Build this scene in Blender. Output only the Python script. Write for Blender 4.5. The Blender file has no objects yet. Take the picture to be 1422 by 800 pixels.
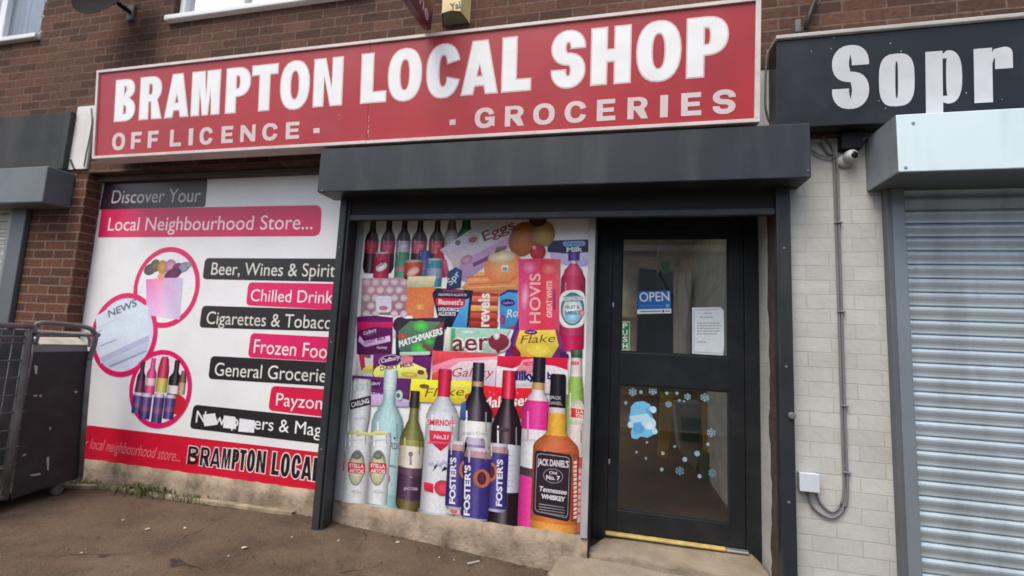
import bpy, bmesh, math, random
from mathutils import Vector, Matrix
from mathutils.geometry import tessellate_polygon
random.seed(7)
C = bpy.context.scene.collection
sc = bpy.context.scene
R = math.radians

# ------------------------------------------------------------------ camera
YAW, PITCH, ROLL, FPX, DIST = 0.229292, 0.110070, 0.047118, 638.212, 2.838917
ZC = 1.28                                     # eye height over the pavement
def cam_axes():
    cy, sy, cp, sp = math.cos(YAW), math.sin(YAW), math.cos(PITCH), math.sin(PITCH)
    f = Vector((-sy*cp, cy*cp, sp)); r = Vector((cy, sy, 0)); u = r.cross(f)
    c, s = math.cos(ROLL), math.sin(ROLL)
    return c*r + s*u, -s*r + c*u, f
CR, CU, CF = cam_axes()
CO = Vector((0, -DIST, ZC))
cam = bpy.data.objects.new('camera', bpy.data.cameras.new('camera')); C.objects.link(cam)
cam.matrix_world = Matrix(((CR.x, CU.x, -CF.x, CO.x), (CR.y, CU.y, -CF.y, CO.y), (CR.z, CU.z, -CF.z, CO.z), (0, 0, 0, 1)))
cam.data.sensor_width = 36; cam.data.lens = 36*FPX/1422
cam.data.clip_start = .02; cam.data.clip_end = 500
cam.data.dof.use_dof = True; cam.data.dof.focus_distance = 1.9; cam.data.dof.aperture_fstop = 1.6     # the phone's soft, slightly front-focused lens
sc.camera = cam

# ------------------------------------------------------------------ light
SUN_EL, SUN_AZ = 58, 205                      # azimuth clockwise from +Y
w = bpy.data.worlds.new('World'); sc.world = w; w.use_nodes = True
nt = w.node_tree
sky = nt.nodes.new('ShaderNodeTexSky'); sky.sky_type = 'NISHITA'; sky.sun_disc = False
sky.sun_elevation = R(SUN_EL); sky.sun_rotation = R(SUN_AZ); sky.air_density = 1.0; sky.dust_density = 4.0; sky.ozone_density = 1.2
bg = nt.nodes['Background']; bg.inputs[1].default_value = .14
nt.links.new(sky.outputs[0], bg.inputs[0])
sl = bpy.data.lights.new('sun', 'SUN'); sl.energy = 1.0; sl.angle = R(30); sl.color = (1, .975, .94)
so = bpy.data.objects.new('sun', sl); C.objects.link(so)
sd = Vector((math.sin(R(SUN_AZ))*math.cos(R(SUN_EL)), math.cos(R(SUN_AZ))*math.cos(R(SUN_EL)), math.sin(R(SUN_EL))))
so.rotation_euler = sd.to_track_quat('Z', 'Y').to_euler(); so.location = (0, -6, 8)
vs = sc.view_settings
vs.view_transform = 'Standard'; vs.look = 'None'; vs.gamma = 1; vs.use_curve_mapping = False
vs.exposure = 0.75

# ------------------------------------------------------------------ pixel -> real plane
class Plane:
    def __init__(s, o, eu, ev):
        s.o = Vector(o); s.eu = Vector(eu).normalized(); s.ev = Vector(ev).normalized()
        s.n = s.eu.cross(s.ev)
        if s.n.y > 0: s.n = -s.n
    def uv(s, px, py):
        d = CF + (px-711)/FPX*CR - (py-400)/FPX*CU
        t = (s.o-CO).dot(s.n)/d.dot(s.n)
        p = CO + d*t - s.o
        return Vector((p.dot(s.eu), p.dot(s.ev)))
    def at(s, u, v, d=0): return s.o + s.eu*u + s.ev*v + s.n*d
def facade(Y): return Plane((0, Y, 0), (1, 0, 0), (0, 0, 1))
def W(px, py, Y=0):
    p = facade(Y); q = p.uv(px, py); return p.at(q.x, q.y)
def G(px, py, z=0):
    d = CF + (px-711)/FPX*CR - (py-400)/FPX*CU
    return CO + d*((z-CO.z)/d.z)

# ------------------------------------------------------------------ materials
def lin(c): return tuple((x/255/12.92 if x/255 <= .04045 else ((x/255+.055)/1.055)**2.4) for x in c[:3])
MATS = {}
def mat(name, base=(.5, .5, .5), rough=.6, metal=0, var=.12, scale=6, bump=0, bscale=60, dirt=None, dirt_amt=.0, dirt_scale=3, spec=.5, streak=False):
    if name in MATS: return MATS[name]
    m = bpy.data.materials.new(name); m.use_nodes = True; MATS[name] = m
    n = m.node_tree.nodes; l = m.node_tree.links; b = n['Principled BSDF']
    b.inputs['Roughness'].default_value = rough; b.inputs['Metallic'].default_value = metal
    b.inputs['Specular IOR Level'].default_value = spec
    geo = n.new('ShaderNodeNewGeometry')
    nz = n.new('ShaderNodeTexNoise'); nz.inputs['Scale'].default_value = scale; nz.inputs['Detail'].default_value = 6
    l.new(geo.outputs['Position'], nz.inputs['Vector'])
    mx = n.new('ShaderNodeMix'); mx.data_type = 'RGBA'
    mx.inputs['A'].default_value = (*[c*(1-var) for c in base], 1); mx.inputs['B'].default_value = (*[min(1, c*(1+var)) for c in base], 1)
    rp = n.new('ShaderNodeMapRange'); rp.inputs[1].default_value = .3; rp.inputs[2].default_value = .7
    l.new(nz.outputs['Fac'], rp.inputs[0]); l.new(rp.outputs[0], mx.inputs['Factor'])
    out = mx.outputs['Result']
    if dirt:
        mp = n.new('ShaderNodeMapping'); mp.inputs['Scale'].default_value = (1, 1, .18) if streak else (1, 1, 1)
        l.new(geo.outputs['Position'], mp.inputs['Vector'])
        n2 = n.new('ShaderNodeTexNoise'); n2.inputs['Scale'].default_value = dirt_scale; n2.inputs['Detail'].default_value = 9; n2.inputs['Roughness'].default_value = .65
        l.new(mp.outputs[0], n2.inputs['Vector'])
        r2 = n.new('ShaderNodeMapRange'); r2.inputs[1].default_value = .48; r2.inputs[2].default_value = .75; r2.inputs[4].default_value = dirt_amt
        l.new(n2.outputs['Fac'], r2.inputs[0])
        m2 = n.new('ShaderNodeMix'); m2.data_type = 'RGBA'; m2.inputs['B'].default_value = (*dirt, 1)
        l.new(r2.outputs[0], m2.inputs['Factor']); l.new(out, m2.inputs['A']); out = m2.outputs['Result']
    l.new(out, b.inputs['Base Color'])
    if bump:
        n3 = n.new('ShaderNodeTexNoise'); n3.inputs['Scale'].default_value = bscale; n3.inputs['Detail'].default_value = 8
        l.new(geo.outputs['Position'], n3.inputs['Vector'])
        bp = n.new('ShaderNodeBump'); bp.inputs['Strength'].default_value = bump; bp.inputs['Distance'].default_value = .01
        l.new(n3.outputs['Fac'], bp.inputs['Height']); l.new(bp.outputs[0], b.inputs['Normal'])
    return m

def brick_mat(name, c1, c2, mortar, zoff=0.0, xoff=0.0, msize=.006, painted=False, row=.075, wid=.225, dirt=(.06, .046, .038), dirt_amt=.45):
    m = bpy.data.materials.new(name); m.use_nodes = True
    n = m.node_tree.nodes; l = m.node_tree.links; b = n['Principled BSDF']
    b.inputs['Roughness'].default_value = .9 if not painted else .65; b.inputs['Specular IOR Level'].default_value = .12 if not painted else .35
    geo = n.new('ShaderNodeNewGeometry')
    sp = n.new('ShaderNodeSeparateXYZ'); l.new(geo.outputs['Position'], sp.inputs[0])
    sn = n.new('ShaderNodeSeparateXYZ'); l.new(geo.outputs['True Normal'], sn.inputs[0])
    ab = n.new('ShaderNodeMath'); ab.operation = 'ABSOLUTE'; l.new(sn.outputs['X'], ab.inputs[0])
    gt = n.new('ShaderNodeMath'); gt.operation = 'GREATER_THAN'; gt.inputs[1].default_value = .5; l.new(ab.outputs[0], gt.inputs[0])
    mx = n.new('ShaderNodeMix'); mx.data_type = 'FLOAT'; l.new(gt.outputs[0], mx.inputs['Factor']); l.new(sp.outputs['X'], mx.inputs['A']); l.new(sp.outputs['Y'], mx.inputs['B'])
    ax = n.new('ShaderNodeMath'); ax.operation = 'ADD'; ax.inputs[1].default_value = 22.5+xoff; l.new(mx.outputs['Result'], ax.inputs[0])
    az = n.new('ShaderNodeMath'); az.operation = 'ADD'; az.inputs[1].default_value = 7.5+zoff; l.new(sp.outputs['Z'], az.inputs[0])
    # slightly wavering courses
    wob = n.new('ShaderNodeTexNoise'); wob.inputs['Scale'].default_value = 9; l.new(geo.outputs['Position'], wob.inputs['Vector'])
    wm = n.new('ShaderNodeMath'); wm.operation = 'MULTIPLY_ADD'; wm.inputs[1].default_value = .007 if not painted else .014; l.new(wob.outputs['Fac'], wm.inputs[0]); l.new(az.outputs[0], wm.inputs[2])
    cb = n.new('ShaderNodeCombineXYZ'); l.new(ax.outputs[0], cb.inputs[0]); l.new(wm.outputs[0], cb.inputs[1])
    br = n.new('ShaderNodeTexBrick'); l.new(cb.outputs[0], br.inputs['Vector'])
    br.inputs['Scale'].default_value = 1; br.inputs['Brick Width'].default_value = wid; br.inputs['Row Height'].default_value = row
    br.inputs['Mortar Size'].default_value = msize; br.inputs['Mortar Smooth'].default_value = .25; br.inputs['Bias'].default_value = 0
    br.inputs['Color1'].default_value = (*c1, 1); br.inputs['Color2'].default_value = (*c2, 1); br.inputs['Mortar'].default_value = (*mortar, 1)
    nz = n.new('ShaderNodeTexNoise'); nz.inputs['Scale'].default_value = 2.2; nz.inputs['Detail'].default_value = 9; nz.inputs['Roughness'].default_value = .7; l.new(geo.outputs['Position'], nz.inputs['Vector'])
    rp = n.new('ShaderNodeMapRange'); rp.inputs[1].default_value = .42; rp.inputs[2].default_value = .72; rp.inputs[4].default_value = dirt_amt; l.new(nz.outputs['Fac'], rp.inputs[0])
    m2 = n.new('ShaderNodeMix'); m2.data_type = 'RGBA'; m2.inputs['B'].default_value = (*dirt, 1)
    l.new(rp.outputs[0], m2.inputs['Factor']); l.new(br.outputs['Color'], m2.inputs['A'])
    n4 = n.new('ShaderNodeTexNoise'); n4.inputs['Scale'].default_value = 35; n4.inputs['Detail'].default_value = 6; l.new(geo.outputs['Position'], n4.inputs['Vector'])
    r4 = n.new('ShaderNodeMapRange'); r4.inputs[1].default_value = .25; r4.inputs[2].default_value = .75
    r4.inputs[3].default_value = .72 if not painted else .94; r4.inputs[4].default_value = 1.28 if not painted else 1.05; l.new(n4.outputs['Fac'], r4.inputs[0])
    m3 = n.new('ShaderNodeVectorMath'); m3.operation = 'SCALE'; l.new(m2.outputs['Result'], m3.inputs[0]); l.new(r4.outputs[0], m3.inputs['Scale'])
    l.new(m3.outputs[0], b.inputs['Base Color'])
    h = n.new('ShaderNodeMath'); h.operation = 'MULTIPLY_ADD'; h.inputs[1].default_value = -1; l.new(br.outputs['Fac'], h.inputs[0])
    hm = n.new('ShaderNodeMath'); hm.operation = 'MULTIPLY'; hm.inputs[1].default_value = .5 if not painted else .6; l.new(n4.outputs['Fac'], hm.inputs[0]); l.new(hm.outputs[0], h.inputs[2])
    bp = n.new('ShaderNodeBump'); bp.inputs['Strength'].default_value = .7 if not painted else .5; bp.inputs['Distance'].default_value = .006; l.new(h.outputs[0], bp.inputs['Height']); l.new(bp.outputs[0], b.inputs['Normal'])
    return m

def glass_mat(name, tint=(.9, .93, .92), refl=1.0, rough=.0):
    m = bpy.data.materials.new(name); m.use_nodes = True
    n = m.node_tree.nodes; l = m.node_tree.links; n.remove(n['Principled BSDF'])
    t = n.new('ShaderNodeBsdfTransparent'); t.inputs[0].default_value = (*tint, 1)
    g = n.new('ShaderNodeBsdfGlossy'); g.inputs['Roughness'].default_value = rough
    f = n.new('ShaderNodeFresnel'); f.inputs[0].default_value = 1.52
    mu = n.new('ShaderNodeMath'); mu.operation = 'MULTIPLY'; mu.inputs[1].default_value = 2.0*refl; mu.use_clamp = True; l.new(f.outputs[0], mu.inputs[0])
    x = n.new('ShaderNodeMixShader'); l.new(mu.outputs[0], x.inputs[0]); l.new(t.outputs[0], x.inputs[1]); l.new(g.outputs[0], x.inputs[2])
    l.new(x.outputs[0], n['Material Output'].inputs[0])
    return m

def print_mat(name, rough=.35, grain=.25):
    m = bpy.data.materials.new(name); m.use_nodes = True
    n = m.node_tree.nodes; l = m.node_tree.links; b = n['Principled BSDF']
    a = n.new('ShaderNodeVertexColor'); a.layer_name = 'Col'
    geo = n.new('ShaderNodeNewGeometry')
    nz = n.new('ShaderNodeTexNoise'); nz.inputs['Scale'].default_value = 4; nz.inputs['Detail'].default_value = 8; l.new(geo.outputs['Position'], nz.inputs['Vector'])
    rp = n.new('ShaderNodeMapRange'); rp.inputs[1].default_value = .3; rp.inputs[2].default_value = .7; rp.inputs[3].default_value = .9; rp.inputs[4].default_value = 1.04; l.new(nz.outputs['Fac'], rp.inputs[0])
    v = n.new('ShaderNodeVectorMath'); v.operation = 'SCALE'; l.new(a.outputs[0], v.inputs[0]); l.new(rp.outputs[0], v.inputs['Scale'])
    last = v.outputs[0]
    for sc_, amt in ((45, .22), (140, .20)):
        q = n.new('ShaderNodeTexNoise'); q.inputs['Scale'].default_value = sc_; q.inputs['Detail'].default_value = 5; l.new(geo.outputs['Position'], q.inputs['Vector'])
        k = n.new('ShaderNodeMapRange'); k.inputs[1].default_value = .3; k.inputs[2].default_value = .7; k.inputs[3].default_value = 1-amt*grain; k.inputs[4].default_value = 1+amt*.8*grain; l.new(q.outputs['Fac'], k.inputs[0])
        z = n.new('ShaderNodeVectorMath'); z.operation = 'SCALE'; l.new(last, z.inputs[0]); l.new(k.outputs[0], z.inputs['Scale']); last = z.outputs[0]
    l.new(last, b.inputs['Base Color']); b.inputs['Roughness'].default_value = rough
    return m
INK = print_mat('printed_vinyl'); INKP = print_mat('printed_photo_film', .22, .5)

BRICK_UP = brick_mat('brown_brick', (.150, .074, .050), (.078, .042, .031), (.165, .120, .092), zoff=.03)
BRICK_PIER = brick_mat('red_brown_brick', (.165, .068, .042), (.095, .042, .029), (.215, .16, .125), zoff=.03, msize=.007)
BRICK_WHITE = brick_mat('white_painted_brick', (.545, .552, .505), (.480, .488, .445), (.440, .448, .408), zoff=.034, xoff=.03, msize=.0032, painted=True, row=.0795, wid=.232, dirt=(.30, .275, .22), dirt_amt=.45)
M_RED = mat('red_sign_face', (.43, .021, .028), .38, var=.12, scale=2.5, dirt=(.45, .085, .095), dirt_amt=.35, dirt_scale=3)
M_TRIM = mat('off_white_trim', (.72, .66, .62), .45, var=.06, dirt=(.35, .3, .26), dirt_amt=.4, dirt_scale=8)
M_LETW = mat('white_vinyl_letter', (.92, .93, .91), .4, var=.05, scale=7)
M_LETP = mat('pale_pink_vinyl', (.78, .54, .53), .45, var=.08)
M_LETROW = mat('faded_vinyl_letter', (.72, .60, .58), .45, var=.06)
M_ANTH = mat('anthracite_powder_coat', (.025, .030, .036), .42, var=.12, scale=3, dirt=(.075, .08, .085), dirt_amt=.65, dirt_scale=4.5, spec=.35, streak=True)
M_RAIL = mat('anthracite_rail', (.024, .028, .032), .42, spec=.35, var=.1, dirt=(.1, .1, .095), dirt_amt=.35, dirt_scale=5, streak=True)
M_DOOR = mat('dark_aluminium_door', (.014, .016, .018), .40, spec=.35, var=.1, dirt=(.05, .05, .048), dirt_amt=.3, dirt_scale=6)
M_BLACK = mat('black_cavity', (.012, .012, .013), .8)
M_CONC = mat('stained_concrete', (.33, .262, .19), .92, spec=.15, var=.3, scale=5, bump=.8, bscale=40, dirt=(.085, .062, .040), dirt_amt=.95, dirt_scale=6)
M_STEP = mat('step_concrete', (.275, .228, .165), .92, spec=.15, var=.2, scale=6, bump=.8, bscale=55, dirt=(.17, .14, .10), dirt_amt=.75, dirt_scale=4)
M_ICE = mat('pale_blue_coated_steel', (.70, .84, .86), .30, var=.03, scale=2, dirt=(.44, .54, .55), dirt_amt=.5, dirt_scale=5, streak=True)
M_STEEL = mat('galvanised_steel', (.50, .595, .63), .36, metal=.35, var=.08, scale=3, dirt=(.24, .25, .25), dirt_amt=.6, dirt_scale=5, streak=True)
M_GREYRAIL = mat('blue_grey_rail', (.23, .27, .295), .42, metal=.3, var=.08, dirt=(.15, .16, .17), dirt_amt=.3)
M_GREYRAIL_D = mat('mid_grey_rail', (.115, .128, .140), .5, metal=.2, var=.08)
M_FASC = mat('black_fascia_board', (.012, .015, .018), .36, spec=.4, var=.1, dirt=(.07, .075, .08), dirt_amt=.4, dirt_scale=2)
M_SILV = mat('silver_letter', (.62, .64, .65), .4, var=.06, scale=9)
M_PVC = mat('white_upvc', (.78, .79, .78), .35, var=.04)
M_BOARD = mat('white_painted_board', (.70, .69, .66), .55, var=.08, dirt=(.4, .37, .32), dirt_amt=.5, dirt_scale=5, streak=True)
M_CABLE = mat('grey_cable', (.20, .20, .195), .6, var=.1)
M_CABLE_B = mat('black_cable', (.025, .025, .025), .6)
M_CONDUIT = mat('grey_conduit', (.17, .17, .165), .55, var=.1)
M_BOX = mat('pale_grey_plastic', (.56, .60, .64), .4, var=.04)
M_YEL = mat('cream_yellow_plastic', (.78, .60, .27), .45, var=.05, scale=4)
M_BURG = mat('burgundy_plastic', (.13, .012, .035), .35, var=.08)
M_TAN = mat('threshold_yellow', (.52, .40, .13), .5, var=.25, scale=20, dirt=(.3, .24, .1), dirt_amt=.6, dirt_scale=14)
M_ALU = mat('bare_aluminium', (.6, .6, .6), .35, metal=.8)
M_RAWBRICK = mat('bare_brown_edge', (.075, .042, .032), .9, var=.4, scale=14, bump=.8, bscale=30)
M_WOOD = mat('weathered_timber', (.31, .25, .165), .9, var=.35, scale=12, dirt=(.07, .055, .04), dirt_amt=.95, dirt_scale=9)
M_CAGE = mat('grey_cage_steel', (.16, .157, .15), .6, metal=.15, var=.2, scale=12, dirt=(.09, .05, .03), dirt_amt=.6, dirt_scale=9)
M_CAGEP = mat('black_cage_sheet', (.030, .027, .026), .65, var=.3, scale=5, dirt=(.06, .055, .05), dirt_amt=.5, dirt_scale=5)
M_DISH = mat('black_dish', (.022, .020, .021), .85, spec=.05)
M_WHITE = mat('white_plastic', (.78, .78, .76), .35, var=.03)

# ------------------------------------------------------------------ mesh building
def tag(o, label=None, cat=None, group=None, kind=None):
    if label: o['label'] = label
    if cat: o['category'] = cat
    if group: o['group'] = group
    if kind: o['kind'] = kind
    return o
def thing(name, loc, label, cat, group=None):
    o = bpy.data.objects.new(name, None); C.objects.link(o); o.location = loc; o.empty_display_size = .1
    return tag(o, label, cat, group)
def wloc(o):
    v = Vector((0, 0, 0))
    while o is not None: v += o.location; o = o.parent
    return v
class MB:
    def __init__(s): s.v = []; s.f = []; s.mi = []; s.col = []
    def add(s, verts, faces, mi=0, col=None):
        b = len(s.v); s.v += [Vector(p) for p in verts]; s.f += [[i+b for i in f] for f in faces]; s.mi += [mi]*len(faces)
        if col is not None: s.col += col if isinstance(col, list) else [col]*len(verts)
        return s
    def box(s, x0, x1, y0, y1, z0, z1, mi=0):
        v = [(x, y, z) for z in (z0, z1) for y in (y0, y1) for x in (x0, x1)]
        return s.add(v, [(0, 2, 3, 1), (4, 5, 7, 6), (0, 1, 5, 4), (2, 6, 7, 3), (0, 4, 6, 2), (1, 3, 7, 5)], mi)
    def hexa(s, a, b, mi=0):     # two quads (front a, back b), same winding
        return s.add(list(a)+list(b), [(0, 1, 2, 3), (7, 6, 5, 4), (0, 4, 5, 1), (1, 5, 6, 2), (2, 6, 7, 3), (3, 7, 4, 0)], mi)
    def prism(s, pts, off, mi=0):  # polygon extruded along off
        n = len(pts); off = Vector(off); p = [Vector(q) for q in pts]; q = [a+off for a in p]
        tris = tessellate_polygon([p])
        f = [tuple(t) for t in tris] + [tuple(n+i for i in reversed(t)) for t in tris] + [(i, (i+1) % n, n+(i+1) % n, n+i) for i in range(n)]
        return s.add(p+q, f, mi)
    def tube(s, pts, r, k=8, mi=0, cap=True):
        pts = [Vector(p) for p in pts]; vs = []; fs = []
        for i, p in enumerate(pts):
            t = (pts[min(i+1, len(pts)-1)]-pts[max(i-1, 0)]).normalized()
            a = Vector((0, 0, 1)) if abs(t.z) < .9 else Vector((1, 0, 0))
            u = t.cross(a).normalized(); v = t.cross(u); rr = r[i] if isinstance(r, (list, tuple)) else r
            for j in range(k):
                th = 2*math.pi*j/k; vs.append(p+u*rr*math.cos(th)+v*rr*math.sin(th))
        for i in range(len(pts)-1):
            for j in range(k):
                fs.append((i*k+j, i*k+(j+1) % k, (i+1)*k+(j+1) % k, (i+1)*k+j))
        if cap: fs.append(tuple(reversed(range(k)))); fs.append(tuple(range((len(pts)-1)*k, len(pts)*k)))
        return s.add(vs, fs, mi)
    def lathe(s, o, axis, prof, k=24, mi=0):
        o = Vector(o); ax = Vector(axis).normalized(); a = Vector((0, 0, 1)) if abs(ax.z) < .9 else Vector((1, 0, 0))
        u = ax.cross(a).normalized(); v = ax.cross(u); vs = []; fs = []
        for (h, r) in prof:
            for j in range(k):
                th = 2*math.pi*j/k; vs.append(o+ax*h+u*r*math.cos(th)+v*r*math.sin(th))
        for i in range(len(prof)-1):
            for j in range(k): fs.append((i*k+j, i*k+(j+1) % k, (i+1)*k+(j+1) % k, (i+1)*k+j))
        return s.add(vs, fs, mi)
    def build(s, name, mats, parent=None, bevel=0, smooth=False, fix=True):
        me = bpy.data.meshes.new(name); off = wloc(parent) if parent else Vector((0, 0, 0))
        me.from_pydata([p-off for p in s.v], [], s.f)
        for m in (mats if isinstance(mats, (list, tuple)) else [mats]): me.materials.append(m)
        me.polygons.foreach_set('material_index', s.mi)
        if s.col:
            a = me.color_attributes.new('Col', 'FLOAT_COLOR', 'POINT')
            a.data.foreach_set('color', [x for c in s.col for x in (*c, 1)])
        if smooth: me.polygons.foreach_set('use_smooth', [True]*len(me.polygons))
        me.update()
        if fix and not s.col:
            b = bmesh.new(); b.from_mesh(me); bmesh.ops.recalc_face_normals(b, faces=b.faces); b.to_mesh(me); b.free()
        o = bpy.data.objects.new(name, me); C.objects.link(o)
        if parent: o.parent = parent
        if bevel:
            md = o.modifiers.new('bevel', 'BEVEL'); md.width = bevel; md.segments = 2; md.limit_method = 'ANGLE'; md.angle_limit = R(40)
        return o
def box_part(name, parent, m, x0, x1, y0, y1, z0, z1, bevel=.003):
    return MB().box(min(x0, x1), max(x0, x1), min(y0, y1), max(y0, y1), min(z0, z1), max(z0, z1)).build(name, m, parent, bevel)

# ------------------------------------------------------------------ lettering
_tc = {}
def text_mesh(s, bold=0.0):
    k = (s, round(bold, 3))
    if k in _tc: return _tc[k]
    cu = bpy.data.curves.new('t', 'FONT'); cu.body = s; cu.offset = bold; cu.fill_mode = 'FRONT'; cu.resolution_u = 4
    o = bpy.data.objects.new('t', cu); C.objects.link(o)
    dg = bpy.context.evaluated_depsgraph_get(); ev = o.evaluated_get(dg); me = ev.to_mesh()
    v = [Vector((p.co.x, p.co.y)) for p in me.vertices]; f = [tuple(p.vertices) for p in me.polygons]
    ev.to_mesh_clear(); bpy.data.objects.remove(o); bpy.data.curves.remove(cu)
    _tc[k] = (v, f); return _tc[k]
CAPH = max(p.y for p in text_mesh('H')[0])

def arc(cx, cy, rx, ry, a0, a1, n=12, e=2.25):
    out = []
    for i in range(n+1):
        a = R(a0+(a1-a0)*i/n); c, s_ = math.cos(a), math.sin(a)
        out.append((cx+rx*math.copysign(abs(c)**(2/e), c), cy+ry*math.copysign(abs(s_)**(2/e), s_)))
    return out
def stroke(pts, s, t):
    L, Rr = [], []
    for i, p in enumerate(pts):
        a = pts[max(i-1, 0)]; b = pts[min(i+1, len(pts)-1)]
        dx, dy = b[0]-a[0], b[1]-a[1]; d = math.hypot(dx, dy) or 1; nx, ny = -dy/d, dx/d
        h = .5*math.hypot(s*nx, t*ny)
        L.append((p[0]+nx*h, p[1]+ny*h)); Rr.append((p[0]-nx*h, p[1]-ny*h))
    return L+Rr[::-1]
def glyph(ch, w, s, t, e=2.3):
    if ch == 'I': return [[(0, 0), (w, 0), (w, 1), (0, 1)]]
    if ch == 'L': return [[(0, 0), (w, 0), (w, t), (s, t), (s, 1), (0, 1)]]
    if ch == 'T': return [[((w-s)/2, 0), ((w+s)/2, 0), ((w+s)/2, 1-t), (w, 1-t), (w, 1), (0, 1), (0, 1-t), ((w-s)/2, 1-t)]]
    if ch == 'H': return [[(0, 0), (s, 0), (s, .5-t/2), (w-s, .5-t/2), (w-s, 0), (w, 0), (w, 1), (w-s, 1), (w-s, .5+t/2), (s, .5+t/2), (s, 1), (0, 1)]]
    if ch == 'E':
        k = t*.9; return [[(0, 0), (w, 0), (w, t), (s, t), (s, .5-k/2), (w*.92, .5-k/2), (w*.92, .5+k/2), (s, .5+k/2), (s, 1-t), (w*.98, 1-t), (w*.98, 1), (0, 1)]]
    if ch == 'F':
        k = t*.9; return [[(0, 0), (s, 0), (s, .47-k/2), (w*.93, .47-k/2), (w*.93, .47+k/2), (s, .47+k/2), (s, 1-t), (w, 1-t), (w, 1), (0, 1)]]
    if ch == 'N': return [[(0, 0), (s*.9, 0), (s*.9, .60), (w-s, 0), (w, 0), (w, 1), (w-s*.9, 1), (w-s*.9, .40), (s, 1), (0, 1)]]
    if ch == 'M':
        q = s*.85; return [[(0, 0), (q, 0), (q, .64), (w/2-.32*s, 0), (w/2+.32*s, 0), (w-q, .64), (w-q, 0), (w, 0), (w, 1), (w-1.3*s, 1), (w/2, .36), (1.3*s, 1), (0, 1)]]
    if ch == 'A':
        s = s*.86; a = s*.62; k = w/2-a; pl = lambda y: s+k*y; pr = lambda y: w-s-k*y
        y1, y2 = .15, .15+t*.85; yt = min(.78, (w/2-s)/k)
        return [[(0, 0), (s, 0), (pl(y1), y1), (pr(y1), y1), (w-s, 0), (w, 0), (w/2+a, 1), (w/2-a, 1)], [(pl(y2), y2), (w/2, yt), (pr(y2), y2)]]
    if ch == 'P':
        yb = .35; xm = w*.5; k = t*.85
        return [[(0, 0), (s, 0), (s, yb)]+arc(xm, (1+yb)/2, w-xm, (1-yb)/2, -90, 90, 14)+[(0, 1)],
                [(s, yb+k), (s, 1-k)]+arc(xm, (1+yb)/2, max(.02, w-xm-s), (1-yb)/2-k, 90, -90, 10)]
    if ch == 'R':
        yb = .40; xm = w*.5; k = t*.82; cy = (1+yb)/2; ry = (1-yb)/2; ww = w*.96
        return [[(0, 0), (s, 0), (s, yb), (s+w*.06, yb), (w-s*1.08, 0), (w, 0), (w*.80, yb+.045)]+arc(xm, cy, ww-xm, ry, -50, 90, 12)+[(0, 1)],
                [(s, yb+k), (s, 1-k)]+arc(xm, cy, max(.02, ww-xm-s), ry-k, 90, -90, 10)]
    if ch == 'B':
        xm = w*.5; w2 = w*.95; k = t*.80
        o = [(0, 0)]+arc(xm, .275, w-xm, .275, -90, 58, 12)+arc(xm, .762, w2-xm, .238, -62, 90, 12)+[(0, 1)]
        return [o, [(s, k), (s, .55-k*.95)]+arc(xm, .275, max(.02, w-xm-s), .275-k, 90, -90, 8), [(s, .525+k*.6), (s, 1-k)]+arc(xm, .762, max(.02, w2-xm-s), .238-k, 90, -90, 8)]
    if ch == 'O': return [arc(w/2, .5, w/2, .52, 0, 345, 23, e), arc(w/2, .5, w/2-s, .52-t, 345, 0, 23, e)]
    if ch == 'C':
        g = .11; f = lambda ry: math.degrees(math.asin((g/ry)**(e/2)))
        a, b = f(.52), f(.52-t); return [arc(w/2, .5, w/2, .52, a+7, 353-a, 26, e)+arc(w/2, .5, w/2-s, .52-t, 360-b, b, 20, e)]
    if ch == 'G':
        g = .13; f = lambda ry: math.degrees(math.asin((g/ry)**(e/2)))
        a, b = f(.52), f(.52-t); h = .54
        return [arc(w/2, .5, w/2, .52, a+5, 312, 24, e)+[(w-.2*s, .06), (w, .06), (w, h), (w*.52, h), (w*.52, h-t*.8), (w-s, h-t*.8)]+arc(w/2, .5, w/2-s, .52-t, 318, b, 18, e)]
    if ch == 'S':
        rx = (w-s)/2; ry = (1.03-t)/4; cu = 1.015-t/2-ry; cl = -.015+t/2+ry
        p = arc(w/2, cu, rx, ry, -8, 258, 18, 2.1)+arc(w/2, cl, rx, ry, 78, -188, 18, 2.1)
        return [stroke(p, s, t)]
    if ch == 'o': return [arc(w/2, .5, w/2, .5, 0, 345, 23, 3.0), arc(w/2, .5, w/2-s, .5-t, 345, 0, 23, 3.0)]
    if ch == 'p': return [[(0, -.42), (s, -.42), (s, .03)]+arc(w*.6, .5, w*.4, .5, -90, 90, 14, 2.6)+[(s, .94), (s, 1), (0, 1)], [(s, t), (s, 1-t)]+arc(w*.6, .5, w*.4-s*.92, .5-t, 90, -90, 10, 2.6)]
    if ch == 'r': return [[(0, 0), (s, 0), (s, .70), (s+.04*w, .80), (w-s*.95, .80), (w-s*.95, .60), (w, .60), (w, .86)]+arc(w-.22*w, .86, .22*w, .14, 0, 90, 5)+[(s*1.1, .97), (s, .91), (s, 1), (0, 1)]]
    return []
def area(c): return sum(c[i][0]*c[(i+1) % len(c)][1]-c[(i+1) % len(c)][0]*c[i][1] for i in range(len(c)))/2
def grow(c, d):
    n = len(c); out = []
    for i in range(n):
        a, p, b = Vector(c[i-1]), Vector(c[i]), Vector(c[(i+1) % n])
        e1, e2 = (p-a), (b-p)
        if e1.length < 1e-6 or e2.length < 1e-6: out.append(tuple(p)); continue
        e1.normalize(); e2.normalize(); n1 = Vector((e1.y, -e1.x)); n2 = Vector((e2.y, -e2.x)); m = n1+n2
        if m.length < .1: out.append(tuple(p+n1*d)); continue
        m.normalize(); out.append(tuple(p+m*d/max(.45, m.dot(n1))))
    return out
def clean(c):
    o = []
    for p in c:
        if not o or math.dist(p, o[-1]) > 1e-5: o.append(p)
    if math.dist(o[0], o[-1]) < 1e-5: o.pop()
    return o
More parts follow.
